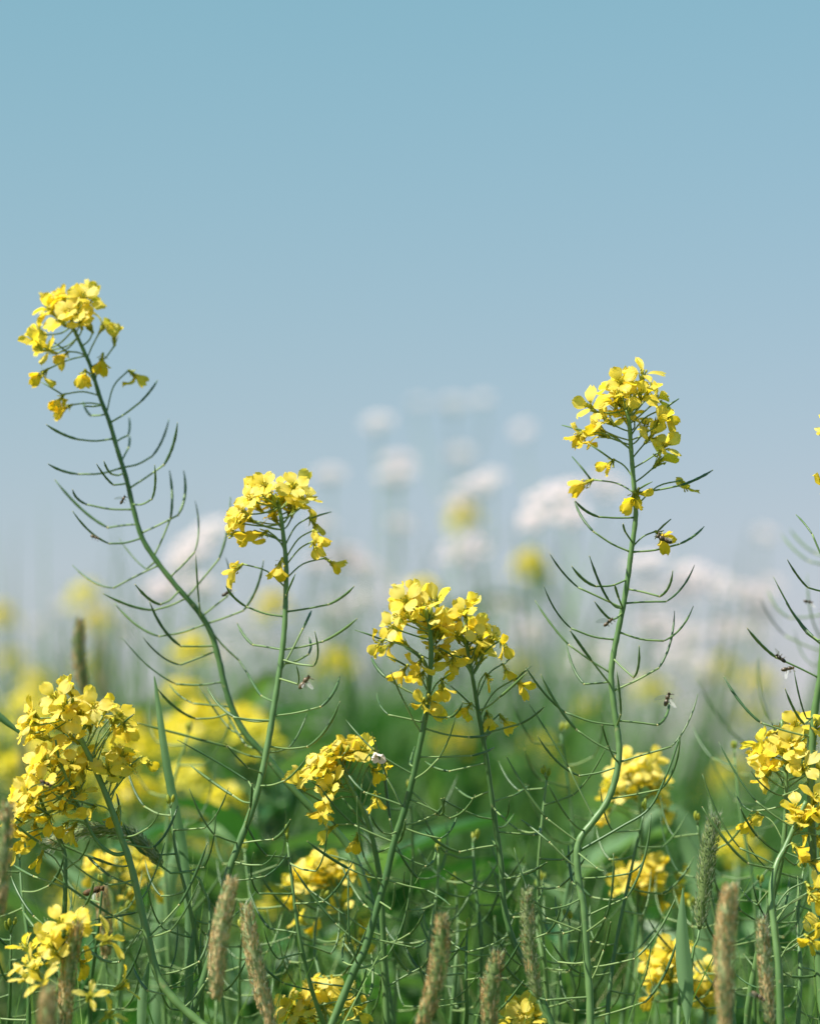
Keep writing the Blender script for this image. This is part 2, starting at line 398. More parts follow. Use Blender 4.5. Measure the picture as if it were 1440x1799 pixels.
        for k in range(4):
            if style == 'w' and R.random() < 0.15: continue
            kk = kind
            if style == 'w': kk = 'half' if R.random() < 0.75 else 'wilt'
            if style == 'o' and R.random() < 0.13: kk = 'half'
            me = R.choice(PALE if style == 'p' else WHALF if (style == 'w' and kk == 'half') else PET[kk])
            put('petal', me, f, (0, 0, 0.0028), Quaternion((0, 0, 1), k * math.pi / 2 + R.uniform(-.18, .18)) @ Quaternion((0, 1, 0), R.uniform(-.18, .18)), R.uniform(.9, 1.1))
        if style == 'p': f['label'] = 'withered pinkish white bloom'
        qi = q.inverted(); nn = n.normalized()
        B = P - nn * 0.001 * sc
        mid = A.lerp(B, 0.55) - nn * (B - A).length * 0.12
        pts = [qi @ (v - P) / sc for v in smooth([A, mid, B], 4)]
        m2 = MB(); m2.tube(pts, [0.00075] + [0.00052 / sc] * 7 + [0.0007], 5)
        put('pedicel', m2.mesh('pedicel', M['pedicel']), f, (0, 0, 0))
        if style in 'w' and R.random() < 0.55:               # young pod poking out of a fading flower
            m3 = MB(); ln = R.uniform(.010, .02); dv = qi @ (out.normalized() * .8 + Vector((0, 0, .45)) + Vector((R.uniform(-.2, .2), 0, R.uniform(-.3, .3)))).normalized(); m3.tube([(0, 0, 0), dv * ln * .5, dv * ln + Vector((0, 0, .0006))], [.0006, .00065, .0003], 5)
            put('young_pod', m3.mesh('young_pod', M['pod']), f, (0, 0, 0))
        s.nf += 1
        return f
    def flowers(s, txt, size=1.0, extra=0.0, **kw):
        for tok in txt.split():
            st = 'o'
            if tok[-1] in 'wnhp': st, tok = tok[-1], tok[:-1]
            x, y = map(float, tok.split(','))
            s.flower(x, y, st, size, **kw)
            if st == 'o' and R.random() < extra:
                s.flower(x + R.uniform(-9, 9), y + R.uniform(-6, 12), 'o', size * .95, dz=R.uniform(0.008, 0.02))
    def buds(s, px, py, n=9, spread=14):
        A, _ = s.near(px, py)
        for k in range(n):
            P = at(px + R.gauss(0, spread * .5), py - R.uniform(4, 16) + 0.0, A.y + R.gauss(0, .004))
            nn = (P - A) + Vector((0, 0, .004)); q = frame_quat(nn, R.uniform(0, 6))
            b = put('bud', R.choice(BUD), s.root, P - s.base, q, R.uniform(.7, 1.05))
            sc = b.scale[0]; qi = q.inverted(); m2 = MB(); m2.tube([qi @ (A - P) / sc, (0, 0, 0.0003)], 0.0005, 4)
            put('pedicel', m2.mesh('pedicel', M['pedicel']), b)
    def leaf(s, py, length, side, droop=0.5, width=0.22):
        A, _ = s.near(s.pxs[0][0], py)
        i = min(range(len(s.pxs)), key=lambda k: abs(s.pxs[k][1] - py)); A = s.path[i]
        put('leaf', R.choice(LEAF), s.root, A - s.base, Quaternion((0, 0, 1), side) , length / 0.10)

def leaf_mesh(seed):
    r = random.Random(seed); mb = MB(); rows = []; x = z = 0.0; e = r.uniform(0.5, 1.1); de = r.uniform(-1.6, -0.6); NR = 9
    for i in range(NR):
        t = i / (NR - 1); wd = 0.026 * (math.sin(math.pi * min(1, t * 0.93 + 0.07)) ** 0.7 * (1 - 0.35 * t)) + 0.001
        e2 = e + de * t
        rows.append([(x - math.sin(e2) * 0.010 * abs(q) * (1 - t), q * wd * .5, z + math.cos(e2) * (0.012 * abs(q) ** 1.3) * (1 - .6 * t) + 0.0012 * math.sin(7 * t * 3 + q * 3)) for q in (-1, -.55, -.08, .08, .55, 1)])
        x += math.cos(e2) * 0.1 / (NR - 1); z += math.sin(e2) * 0.1 / (NR - 1)
    mb.grid(rows); return mb.mesh('leaf', M['leaf'])
LEAF = [leaf_mesh(i) for i in range(6)]

# ============================================================ the traced front row
def P2(s): return [tuple(map(float, t.split(','))) for t in s.split()]
def pods(pl, txt, **kw):
    for line in txt.strip().splitlines():
        a, j, t = P2(line)
        pl.pod(a, j, t, **kw)

# --- A: tall curving plant at the left
A = Plant('tallest rapeseed, its long curving stem reaching a high flower head against the sky',
          P2('124,545 128,572 147,615 160,645 175,695 193,743 205,785 222,840 235,895 250,945 275,985 310,1030 345,1070 370,1110 385,1160 395,1205 410,1250 432,1290 470,1332 500,1370 547,1420 607,1480 640,1550 665,1640 680,1740 690,1810'), 2.07, 0.0010, 0.0023)
A.flowers('110,517 97,530 147,517 157,527 123,530 133,547 103,560 140,560 153,567 80,537 88,545 118,545 63,577 62,600h 80,612 115,623w 187,567 200,588h 180,630w 150,657w 77,655w 235,657w 107,700w 118,716w', 1.0, 0.35)
A.buds(126, 552, 8)
pods(A, '''182,732 160,730 146,705
175,713 163,714 150,713
192,745 245,708 277,668
193,772 138,772 82,746
207,778 225,765 227,733
217,808 226,787 228,766
217,822 267,802 297,737
213,823 138,833 85,815
223,853 200,852 170,815
230,853 288,817 312,743
212,833 197,833 183,810
238,920 190,927 97,843
240,890 152,886 128,860
242,882 267,877 272,817
273,973 300,910 298,827
257,935 313,905 323,827
255,947 192,955 128,898
277,1000 200,1033 128,993
270,990 258,1000 210,947
300,1010 342,970 343,880
333,1045 385,982 405,873
352,1085 350,1060 344,975
317,1035 282,1062 238,1027
328,1053 270,1072 182,1043
358,1098 280,1118 202,1060
375,1135 318,1135 263,1057
374,1143 317,1168 252,1120
385,1203 310,1202 215,1120
412,1252 345,1263 277,1210
362,1080 400,1047 397,980
365,1097 427,1073 463,985
373,1103 420,1160 448,1210
430,1290 407,1283 348,1203
405,1240 340,1236 298,1202
455,1318 433,1310 393,1240
470,1335 400,1312 233,1268''')

# --- B
B = Plant('rapeseed left of centre whose straight pale stem rises behind the brown grass spike',
          P2('489,890 493,905 500,960 503,1000 502,1050 500,1100 495,1150 488,1200 480,1250 472,1300 458,1370 440,1430 420,1482 397,1547 383,1620 363,1703 335,1787 325,1815'), 2.02, 0.0011, 0.0025)
B.flowers('463,852 490,850 517,852 437,873 420,893 457,870 477,883 410,910 430,908 410,938w 440,940w 463,937w 477,902 507,887 543,870 523,885 530,872 550,918w 557,940w 552,958w 580,987w 493,990w 417,998w 447,858 503,868', 1.0, 0.5)
B.buds(491, 895, 8)
pods(B, '''497,1080 433,1066 397,1029
507,1078 577,1062 622,1030
492,1139 445,1133 417,1095
498,1145 567,1127 627,1087
495,1053 503,1045 519,1008
498,1187 532,1105 547,1073
490,1193 523,1202 520,1167
492,1170 541,1150 543,1120
494,1160 551,1170 553,1110
483,1255 563,1242 597,1188
472,1267 417,1262 365,1212
478,1235 460,1223 435,1182
457,1363 437,1350 395,1305
472,1267 410,1260 365,1208
458,1388 437,1373 312,1300
472,1315 540,1312 597,1233
470,1325 508,1313 540,1253
418,1482 377,1467 333,1386
430,1455 440,1420 443,1377
417,1515 460,1520 485,1495
448,1410 410,1398 335,1345
420,1485 480,1475 510,1440
400,1545 465,1540 505,1500
455,1380 500,1372 540,1330''')

# --- C
Cc = Plant('rapeseed at the centre with a thick leaning stem and a wide crowded flower head',
           P2('752,1088 755,1105 757,1150 753,1210 747,1260 735,1320 722,1380 710,1425 692,1480 677,1545 655,1620 640,1670 623,1703 583,1799 575,1815'), 2.0, 0.0012, 0.0025)
Cc.flowers('710,1052 727,1042 743,1063 762,1050 693,1083 713,1080 733,1087 757,1080 770,1097 683,1100 667,1130w 700,1122h 684,1133w 710,1177w 737,1165w 740,1187w 770,1138 777,1103 757,1230w 743,1235w 777,1203w 728,1063 700,1068 752,1102', 1.02, 0.3)
Cc.buds(754, 1095, 8)
pods(Cc, '''733,1222 680,1192 652,1154
742,1273 683,1256 662,1218
738,1287 710,1233 686,1180
752,1255 790,1260 813,1233
752,1282 823,1295 862,1288
732,1377 770,1333 800,1258
742,1330 827,1328 868,1313
723,1363 665,1325 608,1265
710,1422 680,1367 653,1287
723,1402 790,1437 834,1397
712,1417 640,1392 597,1333
692,1477 623,1450 562,1382
698,1462 673,1463 650,1430
725,1335 720,1343 728,1312
715,1452 773,1473 803,1427
695,1480 685,1440 673,1345
677,1543 615,1527 540,1478
638,1663 590,1623 512,1519
667,1550 640,1507 627,1400
687,1543 747,1563 790,1590
698,1493 747,1522 765,1487
670,1587 687,1597 693,1553
630,1712 680,1680 725,1503
657,1650 727,1665 747,1650
630,1700 603,1690 608,1633
628,1697 615,1657 613,1513
618,1728 647,1750 652,1675
720,1390 770,1432 775,1403
700,1455 765,1430 780,1402''')

# --- D
D = Plant('rapeseed right of the central stem, its smaller flower head touching the wide one',
          P2('818,1125 828,1180 835,1220 845,1280 855,1340 862,1390 870,1450 880,1520 885,1590 900,1650 925,1700 945,1740 975,1815'), 2.025, 0.0010, 0.0021)
D.flowers('813,1075 824,1062h 790,1090 800,1112 830,1107 843,1103 863,1120 883,1132w 813,1147 793,1160w 833,1147 803,1170w 850,1138 857,1190w 887,1175w 910,1200w 857,1258w 883,1263w 822,1242w 800,1085 872,1118 845,1120', .95, 0.3)
D.buds(815, 1135, 10)
pods(D, '''843,1243 877,1225 923,1183
853,1293 913,1272 955,1242
852,1342 790,1355 747,1338
863,1392 830,1403 797,1380
863,1437 813,1423 775,1403
870,1405 903,1397 928,1380
870,1420 887,1438 894,1407
867,1485 807,1497 747,1460
877,1565 833,1558 780,1527
878,1643 823,1672 780,1635
875,1457 937,1467 947,1453
872,1455 885,1452 902,1430
883,1520 877,1500 862,1470
880,1540 925,1535 960,1515
890,1610 940,1590 955,1540
905,1660 960,1640 985,1590''')

# --- E
Ee = Plant('tall sharp rapeseed right of centre with thick green stem and full round flower head',
           P2('1100,720 1105,745 1108,790 1112,840 1116,890 1115,920 1108,970 1103,1010 1095,1060 1085,1110 1077,1150 1073,1190 1078,1240 1085,1290 1087,1325 1080,1370 1065,1410 1040,1445 1018,1475 1013,1510 1018,1560 1025,1600 1030,1680 1035,1740 1037,1815'), 2.0, 0.0012, 0.0023)
Ee.flowers('1031,710 1016,764w 1047,759 1061,733 1067,675 1090,668 1111,673 1128,662n 1139,681 1158,696 1080,700 1108,695 1100,725 1133,742 1167,728w 1147,764 1172,781 1165,803 1072,814w 1031,848w 1119,867w 1112,874w 1201,853w 1158,940w 1083,685 1125,690 1027,765w 1043,745 1160,735h', 1.08, 0.15)
Ee.buds(1100, 728, 6)
pods(Ee, '''1112,911 1051,908 1010,880
1104,967 1042,934 1009,881
1115,973 1192,956 1236,925
1130,866 1194,853 1251,826
1106,953 1098,935 1094,920
1099,1019 1046,1030 1004,995
1089,1072 1015,1032 966,974
1074,1061 1069,1055 1035,977
1104,1036 1158,1048 1181,1003
1101,1062 1169,1057 1219,993
1089,1067 1086,1050 1079,1027
1078,1124 1003,1104 955,1030
1090,1073 1074,1089 1044,1057
1065,1182 999,1133 940,1056
1092,1114 1165,1126 1217,1065
1078,1210 1156,1174 1184,1074
1068,1197 1026,1202 994,1129
1078,1157 1112,1190 1122,1135
1067,1205 1039,1161 1001,1108
1076,1274 993,1252 923,1171
1089,1268 1154,1274 1175,1228
1075,1326 1012,1282 950,1186
1092,1339 1178,1312 1225,1219
1083,1344 1017,1363 944,1293
1085,1270 1090,1255 1083,1180
1083,1340 1068,1310 1057,1274
1087,1336 1088,1320 1088,1304
1044,1440 999,1349 929,1237
1117,1423 1160,1387 1194,1294
1023,1540 1103,1535 1133,1507
1010,1527 965,1480 915,1440
1012,1477 960,1438 890,1330
1005,1446 1000,1440 962,1378
1015,1578 967,1597 930,1575
1023,1645 960,1613 903,1490
1038,1637 1063,1613 1077,1500
1050,1698 1113,1685 1187,1575
1067,1615 1100,1577 1143,1430
1030,1753 960,1757 930,1740
1052,1795 1133,1760 1190,1647
1042,1727 1060,1670 1072,1620
1030,1620 990,1640 975,1575
1015,1570 1005,1550 998,1485
1020,1500 1048,1525 1060,1530
1028,1690 980,1690 950,1650''')
Ee.branch(P2('1194,1294 1172,1356 1140,1420 1090,1453 1023,1495'), 2.0, .0006, .0009)

# --- F at the right edge
F = Plant('rapeseed cut by the right edge with a thick upright stem and long curved pods',
          P2('1462,900 1455,1000 1446,1120 1440,1192 1430,1254 1425,1337 1424,1400 1426,1480 1432,1600 1440,1720 1446,1815'), 2.0, 0.0018, 0.0028)
F.flowers('1455,757 1457,838w 1456,850w 1468,775 1480,800 1470,738', 1.0)
pods(F, '''1450,1043 1418,1032 1382,983
1446,1120 1429,1120 1380,1060
1446,1130 1415,1112 1358,1014
1440,1190 1362,1155 1312,1104
1426,1299 1336,1270 1271,1189
1428,1258 1412,1272 1378,1210
1430,1258 1416,1262 1394,1179
1423,1367 1374,1398 1318,1354
1425,1340 1382,1318 1355,1270
1455,1000 1426,939 1397,904
1430,1262 1460,1240 1480,1180''')
F2 = Plant('rapeseed at the lower right with a kinked stem under a loose bunch of flowers',
           P2('1415,1408 1397,1447 1378,1490 1363,1520 1354,1570 1360,1637 1367,1703 1370,1799 1370,1815'), 1.98, 0.0013, 0.0024)
F2.flowers('1400,1430 1398,1415 1434,1398 1432,1429 1398,1490w 1427,1517w 1420,1560w 1437,1556 1433,1630 1440,1480w 1420,1650w 1445,1410 1410,1440 1428,1575w 1450,1440', 1.08, 0.3)
pods(F2, '''1389,1456 1328,1408 1262,1304
1363,1520 1299,1490 1233,1360
1360,1525 1313,1517 1233,1418
1355,1560 1330,1590 1300,1560
1358,1620 1395,1600 1400,1540
1366,1690 1388,1715 1440,1713
1368,1720 1330,1735 1290,1710
1362,1660 1410,1655 1440,1640
1372,1500 1395,1520 1410,1490''')

# --- P small cluster behind F
Pp = Plant('rapeseed on a pale thin stem with big round petals beside the right edge stem',
           P2('1372,1265 1378,1320 1380,1400 1376,1480 1366,1540 1350,1600 1330,1680 1315,1760 1310,1815'), 2.035, 0.0011, 0.0022)
Pp.flowers('1332,1304 1334,1321 1344,1337 1348,1362w 1340,1350h 1371,1277 1386,1275 1400,1269 1371,1315 1390,1300 1382,1331 1409,1285 1323,1438w 1411,1312 1436,1275 1411,1344 1436,1344 1350,1318', 1.05, 0.3)
pods(Pp, '''1378,1420 1320,1425 1292,1395
1370,1500 1330,1470 1300,1420
1345,1620 1300,1600 1275,1560
1340,1640 1375,1600 1385,1540''')

# --- G bottom left
G = Plant('rapeseed at the left with a dark leaning stem and the largest dense flower mass',
          P2('122,1240 128,1260 143,1300 167,1350 193,1413 210,1462 230,1520 248,1597 260,1647 277,1713 307,1757 353,1799 370,1815'), 1.99, 0.0012, 0.0026)
G.flowers('103,1212 120,1207h 95,1222 53,1250 50,1268 90,1250 113,1240 143,1247 153,1225 173,1257 190,1242 213,1255 220,1277w 93,1273 113,1270 57,1290 73,1285 123,1293 187,1343 207,1330 220,1317 200,1357 217,1350 257,1337w 233,1343 163,1420w 207,1427w 133,1255 155,1262 200,1272w 165,1240 40,1280', 1.02, 0.15)
G.branch(P2('98,1300 105,1335 125,1385 150,1440 172,1480 200,1500 222,1500'), 1.985)
G.flowers('77,1330 67,1335 100,1323 107,1340 127,1337 150,1330 143,1350 50,1363 63,1367 113,1357 43,1387 50,1405 70,1370 80,1383 123,1373 127,1403 130,1453w 87,1440w 33,1420 30,1395 100,1385 60,1420 112,1420w 140,1385 115,1450w 33,1450w 90,1345', 1.0, 0.12)
G.buds(124, 1246, 6)
pods(G, '''213,1470 260,1455 280,1425
215,1480 268,1490 313,1415
232,1525 200,1520 80,1470
250,1600 240,1603 160,1617
255,1620 210,1690 150,1660
262,1645 300,1635 350,1550
262,1650 315,1590 365,1480
280,1715 350,1690 365,1570
270,1690 300,1700 312,1625
245,1580 270,1540 290,1480
290,1735 340,1710 352,1640
240,1560 195,1540 150,1500
320,1770 365,1720 362,1640
235,1540 190,1555 110,1500
258,1635 200,1610 95,1540
300,1750 260,1740 235,1700''')
G2 = Plant('slim rapeseed at the far left whose thin stem stands under the dense flower mass',
           P2('70,1400 90,1450 113,1495 115,1560 114,1603 112,1700 110,1815'), 2.01, 0.0009, 0.0017)
G2.flowers('72,1505w 30,1490w 45,1470w 62,1450w', 1.0)
pods(G2, '''113,1500 70,1480 30,1450
114,1560 60,1540 25,1520
113,1620 150,1590 165,1550
112,1680 70,1640 40,1600
113,1640 60,1610 20,1540
113,1530 140,1510 160,1470''')
G3 = Plant('short rapeseed low at the left with narrow bright petals behind a grass spike',
           P2('112,1640 110,1665 108,1720 108,1815'), 1.93, 0.0011, 0.0017)
G3.flowers('103,1617 133,1615 147,1625 97,1635 110,1650 73,1647 47,1667n 97,1673 57,1697n 50,1720n 77,1730n 187,1653n 213,1733n 143,1690w 157,1753n 187,1787n 85,1655 125,1640 65,1712n', 1.02, 0.1)

# --- I
Ii = Plant('rapeseed with a drooping chain of blooms left of the central leaning stem',
           P2('592,1330 604,1360 625,1400 645,1440 658,1490 668,1550 672,1620 675,1700 680,1815'), 2.035, 0.0010, 0.0020)
Ii.flowers('577,1320 563,1327 550,1347 537,1360 597,1308 610,1320 627,1317 640,1313 580,1350 583,1370 577,1383 577,1403w 568,1420w 660,1400w 583,1455w 627,1473w 680,1343w 520,1372h 590,1335 565,1345 614,1305 655,1352w', 1.0, 0.3)
Ii.flower(658, 1322, 'p', 0.8, dz=-0.02)
Ii.buds(592, 1335, 5)
pods(Ii, '''650,1455 660,1470 600,1400
668,1550 630,1520 570,1500
672,1610 640,1590 600,1520
674,1660 720,1640 745,1600
676,1720 640,1700 600,1650
673,1640 610,1610 540,1560
676,1740 740,1700 760,1660
660,1500 700,1480 712,1440''')

# --- clusters a little behind the focus
def bunch(label, stem, Y, fl, r0=0.0010, r1=0.0020, extra=0.12, size=1.02, pd=''):
    p = Plant(label, P2(stem), Y, r0, r1, group='rapeseed plants in flower just behind the sharp front row')
    p.flowers(fl, size, extra)
    if pd: pods(p, pd)
    return p
bunch('soft edged rapeseed cluster low left of centre, below the drooping chain of blooms', '575,1540 590,1580 610,1640 622,1720 628,1815', 2.17,
      '523,1533 547,1518 563,1513 583,1515 547,1538 567,1533 563,1553 513,1550 520,1570w 597,1585 523,1613 557,1623w 630,1527w 633,1620w 637,1650w 600,1540 580,1545 535,1548', pd='''595,1600 560,1600 500,1560
612,1650 570,1660 520,1640
620,1700 560,1720 520,1690''')
bunch('rapeseed cluster cut by the bottom edge at the foot of the central leaning stem', '560,1745 570,1785 575,1815', 2.06,
      '537,1733 553,1738 573,1730 590,1728 605,1738 530,1750 500,1763 497,1783 517,1790 547,1785 613,1765 627,1775w 565,1752 585,1758 540,1768 510,1775')
bunch('rapeseed cluster peeping over the bottom edge right of centre', '915,1775 918,1815', 2.07,
      '903,1767 923,1760 937,1767 897,1785 920,1787 940,1783 910,1778 930,1792')
bunch('soft edged rapeseed cluster right behind the bend of the tall right stem', '1120,1360 1125,1430 1124,1500 1117,1620 1093,1787 1090,1815', 2.2,
      '1103,1337 1127,1330 1150,1333 1067,1367 1083,1353 1090,1380 1067,1400 1120,1360 1137,1370 1160,1373 1110,1393 1160,1400 1165,1423w 1067,1427w 1140,1350 1100,1358 1150,1390 1080,1392', pd='''1124,1500 1160,1480 1190,1420
1120,1580 1080,1560 1050,1500''')
bunch('soft edged rapeseed cluster low on the right, left of the green grass spike', '1135,1540 1130,1600 1120,1700 1105,1815', 2.2,
      '1140,1517 1163,1515 1093,1530 1127,1533 1147,1533 1087,1553 1110,1558 1140,1550 1157,1563 1160,1580w 1190,1540w 1187,1567w 1105,1540 1150,1545')
bunch('rapeseed cluster behind the broad upright leaf at the lower right', '1180,1690 1178,1740 1175,1815', 2.14,
      '1173,1667 1153,1677 1143,1690 1175,1685 1213,1657 1160,1702 1173,1717 1147,1750w 1165,1690 1190,1675 1195,1700 1150,1715')
bunch('rapeseed cluster between the broad upright leaf and the brown grass spike', '1238,1715 1240,1760 1238,1815', 2.16,
      '1243,1700 1233,1727 1243,1757 1230,1745 1250,1735 1225,1712 1215,1730w 1250,1765')
bunch('soft edged rapeseed cluster behind the dark leaning stem at the left', '205,1510 210,1570 212,1650 210,1815', 2.2,
      '163,1522 177,1513 200,1510 230,1500 247,1507 223,1553 230,1565w 267,1537 273,1560w 160,1537w 190,1525 215,1520 255,1520 240,1530')
Hh = bunch('blurred rapeseed beyond the right edge whose bluish pods reach in behind the sharp stem', '1490,880 1478,1000 1462,1150 1452,1300 1440,1450 1432,1600 1425,1815', 2.27, '1490,860 1500,870', pd='''1476,1010 1420,986 1372,939
1480,985 1432,972 1387,930
1470,1085 1387,1086 1348,1036
1462,1150 1379,1117 1334,1050
1452,1300 1355,1267 1332,1150
1450,1320 1315,1312 1224,1192
1440,1440 1290,1406 1242,1298
1446,1375 1300,1360 1255,1330
1465,1130 1432,1170 1395,1105
1470,1100 1440,1120 1417,1010''')

# thin podded stems among the front row (flowers over or out of frame)
def podded(label, stem, Y, k, r1=0.0016, y0=None, y1=1790):
    p = Plant(label, P2(stem), Y, 0.0006, r1, group='thin rapeseed stems with green pods among the front row')
    lo, hi = P2(stem)[0][1] + 6, min(y1, P2(stem)[-1][1])
    for i in range(k):
        y = lo + (hi - lo) * (i + R.uniform(.1, .9)) / k
        q, _ = p.near(p.pxs[min(range(p.nvis), key=lambda z: abs(p.pxs[z][1] - y))][0], y); ax, ay = pix(q)
        sd = 1 if (i % 2) else -1; a = R.uniform(-.35, .35); L1 = R.uniform(35, 62); L2 = R.uniform(60, 105)
        jx, jy = ax + sd * L1 * math.cos(a), ay - L1 * math.sin(a)
        b = R.uniform(.75, 1.45); p.pod((ax, ay), (jx, jy), (jx + sd * L2 * math.cos(b), jy - L2 * math.sin(b)), 0.92)
    p.buds(P2(stem)[0][0], P2(stem)[0][1], 3, 8)
    return p
podded('thin podded stem crossing the dark leaning stem at lower left', '300,1420 310,1500 335,1600 352,1700 355,1815', 2.05, 11)
podded('thin podded stem between the two leaning stems left of centre', '505,1480 512,1540 525,1640 548,1740 575,1815', 2.05, 10)
podded('thin podded stem right of the central leaning stem at the bottom', '770,1500 768,1560 755,1650 750,1740 752,1815', 2.08, 9)
podded('thin podded stem between centre and the tall right stem', '960,1370 950,1460 945,1560 955,1680 965,1815', 2.07, 12)
podded('thin podded stem leaning right beside the tall right stem', '1130,1430 1110,1520 1085,1640 1070,1740 1065,1815', 2.06, 11)
podded('thin podded stem in front of the green grass spike', '1225,1450 1240,1540 1262,1640 1280,1740 1290,1815', 2.09, 9)
podded('thin podded stem low at the right edge', '1410,1530 1400,1620 1405,1700 1400,1815', 2.04, 8)
podded('thin podded stem at the left edge', '35,1510 40,1580 52,1680 50,1815', 2.06, 9)
podded('thin podded stem beside the slim stem at far left', '180,1560 172,1640 160,1730 158,1815', 2.08, 8)
podded('thin podded stem low under the central flower head', '830,1480 835,1560 845,1660 840,1815', 2.12, 10)
podded('thin podded stem left of the brown spike', '430,1500 440,1580 452,1680 470,1815', 2.12, 10)
podded('thin podded stem right of the drooping chain of blooms', '720,1400 725,1500 718,1600 700,1700 690,1815', 2.16, 12)
podded('thin podded stem behind the round flower head plant', '985,1290 1000,1400 1005,1500 985,1640 980,1815', 2.18, 12)
podded('thin podded stem behind the big left flower mass', '330,1290 300,1400 290,1520 295,1640 300,1815', 2.2, 12)
podded('thin podded stem behind the right kinked stem', '1290,1330 1300,1430 1320,1540 1330,1660 1335,1815', 2.17, 11)

for lb, x0, y0, x1, Y in (('short podded stem at the foot of the curving stem', 560, 1590, 590, 2.1), ('short podded stem under the wide central head', 800, 1560, 790, 2.14), ('short podded stem between the brown spikes left of centre', 425, 1640, 410, 2.1),
    ('short podded stem at the foot of the tall right stem', 1000, 1620, 1010, 2.11), ('short podded stem behind the broad upright leaf', 1215, 1600, 1190, 2.13), ('short podded stem left of the kinked stem', 1335, 1560, 1325, 2.1),
    ('short podded stem by the bottom left corner', 20, 1640, 12, 2.08), ('short podded stem behind the narrow petalled plant', 215, 1610, 205, 2.14), ('short podded stem below the blurred left cluster', 265, 1560, 290, 2.2), ('short podded stem right of the slim greenish spike', 950, 1560, 975, 2.17),
    ('short podded stem right of the bottom centre spike', 820, 1640, 815, 2.06), ('short podded stem beyond the lower right cluster', 1160, 1590, 1150, 2.24)):
    podded(lb, '%d,%d %d,%d %d,%d %d,1815' % (x0, y0, x0 + R.uniform(-8, 8), y0 + 70, (x0 + x1) / 2 + R.uniform(-10, 10), y0 + 140, x1), Y, 6, 0.0014)

# ============================================================ grass spikes
def foxtail(label, top, bot, Y, width, brown, fuzzy=0.0, tail=None, group='grass seed spikes standing among the flowers'):
    """seed spike from top to bot (photo pixels), its culm running on to the ground"""
    pts = [at(px, py, Y) for px, py in ([top] if not isinstance(top, list) else top) + [bot]]
    bow = R.uniform(-.004, .004); axis = smooth(pts, 10) if len(pts) > 2 else [pts[0].lerp(pts[-1], i / 14) + Vector((bow * math.sin(math.pi * i / 14), 0, 0)) for i in range(15)]
    end = axis[-1]; d = (axis[-1] - axis[-3]).normalized()
    cul = [end, end + d * 0.06]
    base = Vector((cul[-1].x + d.x * 0.12, Y + 0.01, 0)) if tail is None else Vector((tail, Y + .01, 0))
    root = thing('grass_spike', base, label, 'grass spike', group)
    path = smooth(cul + [Vector((cul[-1].x * .6 + base.x * .4, Y + .005, cul[-1].z * .55)), base], 6)
    mb = MB(); mb.tube(path, [0.0007 + 0.0005 * i / len(path) for i in range(len(path))], 6)
    mb.build('stem', M['umbel_g'], root, base, base)
    rw = width * 1.22 * K * Y * 0.5; mb = MB(); ln = sum((axis[i] - axis[i + 1]).length for i in range(len(axis) - 1))
    mb.tube(axis, [max(.0006, rw * 0.55 * math.sin(math.pi * (0.06 + 0.9 * i / (len(axis) - 1))) ** .5) for i in range(len(axis))], 7, 0)
    n = int(620 * ln / 0.07); 
    for i in range(n):
        t = R.random(); k = t * (len(axis) - 1); k0 = min(int(k), len(axis) - 2); c = axis[k0].lerp(axis[k0 + 1], k - k0)
        ax = (axis[k0] - axis[k0 + 1]).normalized(); th = R.uniform(0, 6.283)
        u = ax.cross(Vector((0, 1, 0.1))).normalized(); v = ax.cross(u); rd = u * math.cos(th) + v * math.sin(th)
        rr = rw * math.sin(math.pi * (0.08 + 0.87 * t)) ** .5
        o = c + rd * rr * 0.62; dr = (ax * R.uniform(.7, 1.2) + rd * R.uniform(.35, .9)).normalized(); L_ = R.uniform(.0028, .0042)
        sd = dr.cross(rd).normalized() * 0.0007
        cl = math.sin(t * 23 + th * 2) * .5 + math.sin(t * 9 - th) * .5
        mt = 1 if cl * .5 + R.uniform(-.35, .35) < (brown - .5) * 1.7 else 0
        b = len(mb.v); mb.v += [o - sd, o + dr * L_ * .5 + rd * .0006 - sd * .2, o + sd, o + dr * L_]
        mb.f += [(b, b + 1, b + 3), (b + 1, b + 2, b + 3)]; mb.m += [mt, mt]
        if R.random() < 0.75 + fuzzy:
            e = o + dr * L_ * (1.7 + fuzzy * 1.5) + Vector((0, 0, R.uniform(-.0015, .001))); b = len(mb.v); q = sd * 0.18
            mb.v += [o + dr * L_ * .7 - q, o + dr * L_ * .7 + q, e]; mb.f.append((b, b + 1, b + 2)); mb.m.append(2)
        if mt == 1 and R.random() < .3:
            e = o + rd * .0016 + Vector((0, 0, -.0024)); b = len(mb.v); q = sd * .5
            mb.v += [o + dr * L_ * .6 - q, o + dr * L_ * .6 + q, e + q, e - q]; mb.f.append((b, b + 1, b + 2, b + 3)); mb.m.append(1)
    mb.build('seed_head', [M['spike_g'], M['spike_b'], M['awn']], root, end, base)
    return root
foxtail('brown blurred grass spike at the left edge beside the dense flower mass', (14, 1412), (-2, 1610), 1.86, 30, .55)
foxtail('sharp greenish grass spike standing in front of the short narrow petalled plant', (138, 1622), (116, 1815), 1.93, 27, .55)
foxtail('short blurred brown grass spike at the bottom left corner', (86, 1735), (82, 1850), 1.78, 30, .8)
foxtail('soft brown grass spike in front of the straight pale stem', (408, 1545), (380, 1755), 1.9, 32, .62)
foxtail('brown and green grass spike leaning left beside the soft brown one', (432, 1590), (482, 1815), 1.95, 29, .62)
foxtail('brown grass spike leaning right at the bottom centre', (775, 1610), (735, 1815), 1.9, 34, .6)
foxtail('short grass spike low right of the bottom centre', (874, 1675), (862, 1830), 1.93, 33, .5)
foxtail('small brown tipped grass spike tucked against the short one', (852, 1722), (858, 1830), 1.97, 22, .85)
foxtail('slim greenish grass spike at the foot of the tall right stem', (925, 1566), (945, 1755), 1.95, 24, .3)
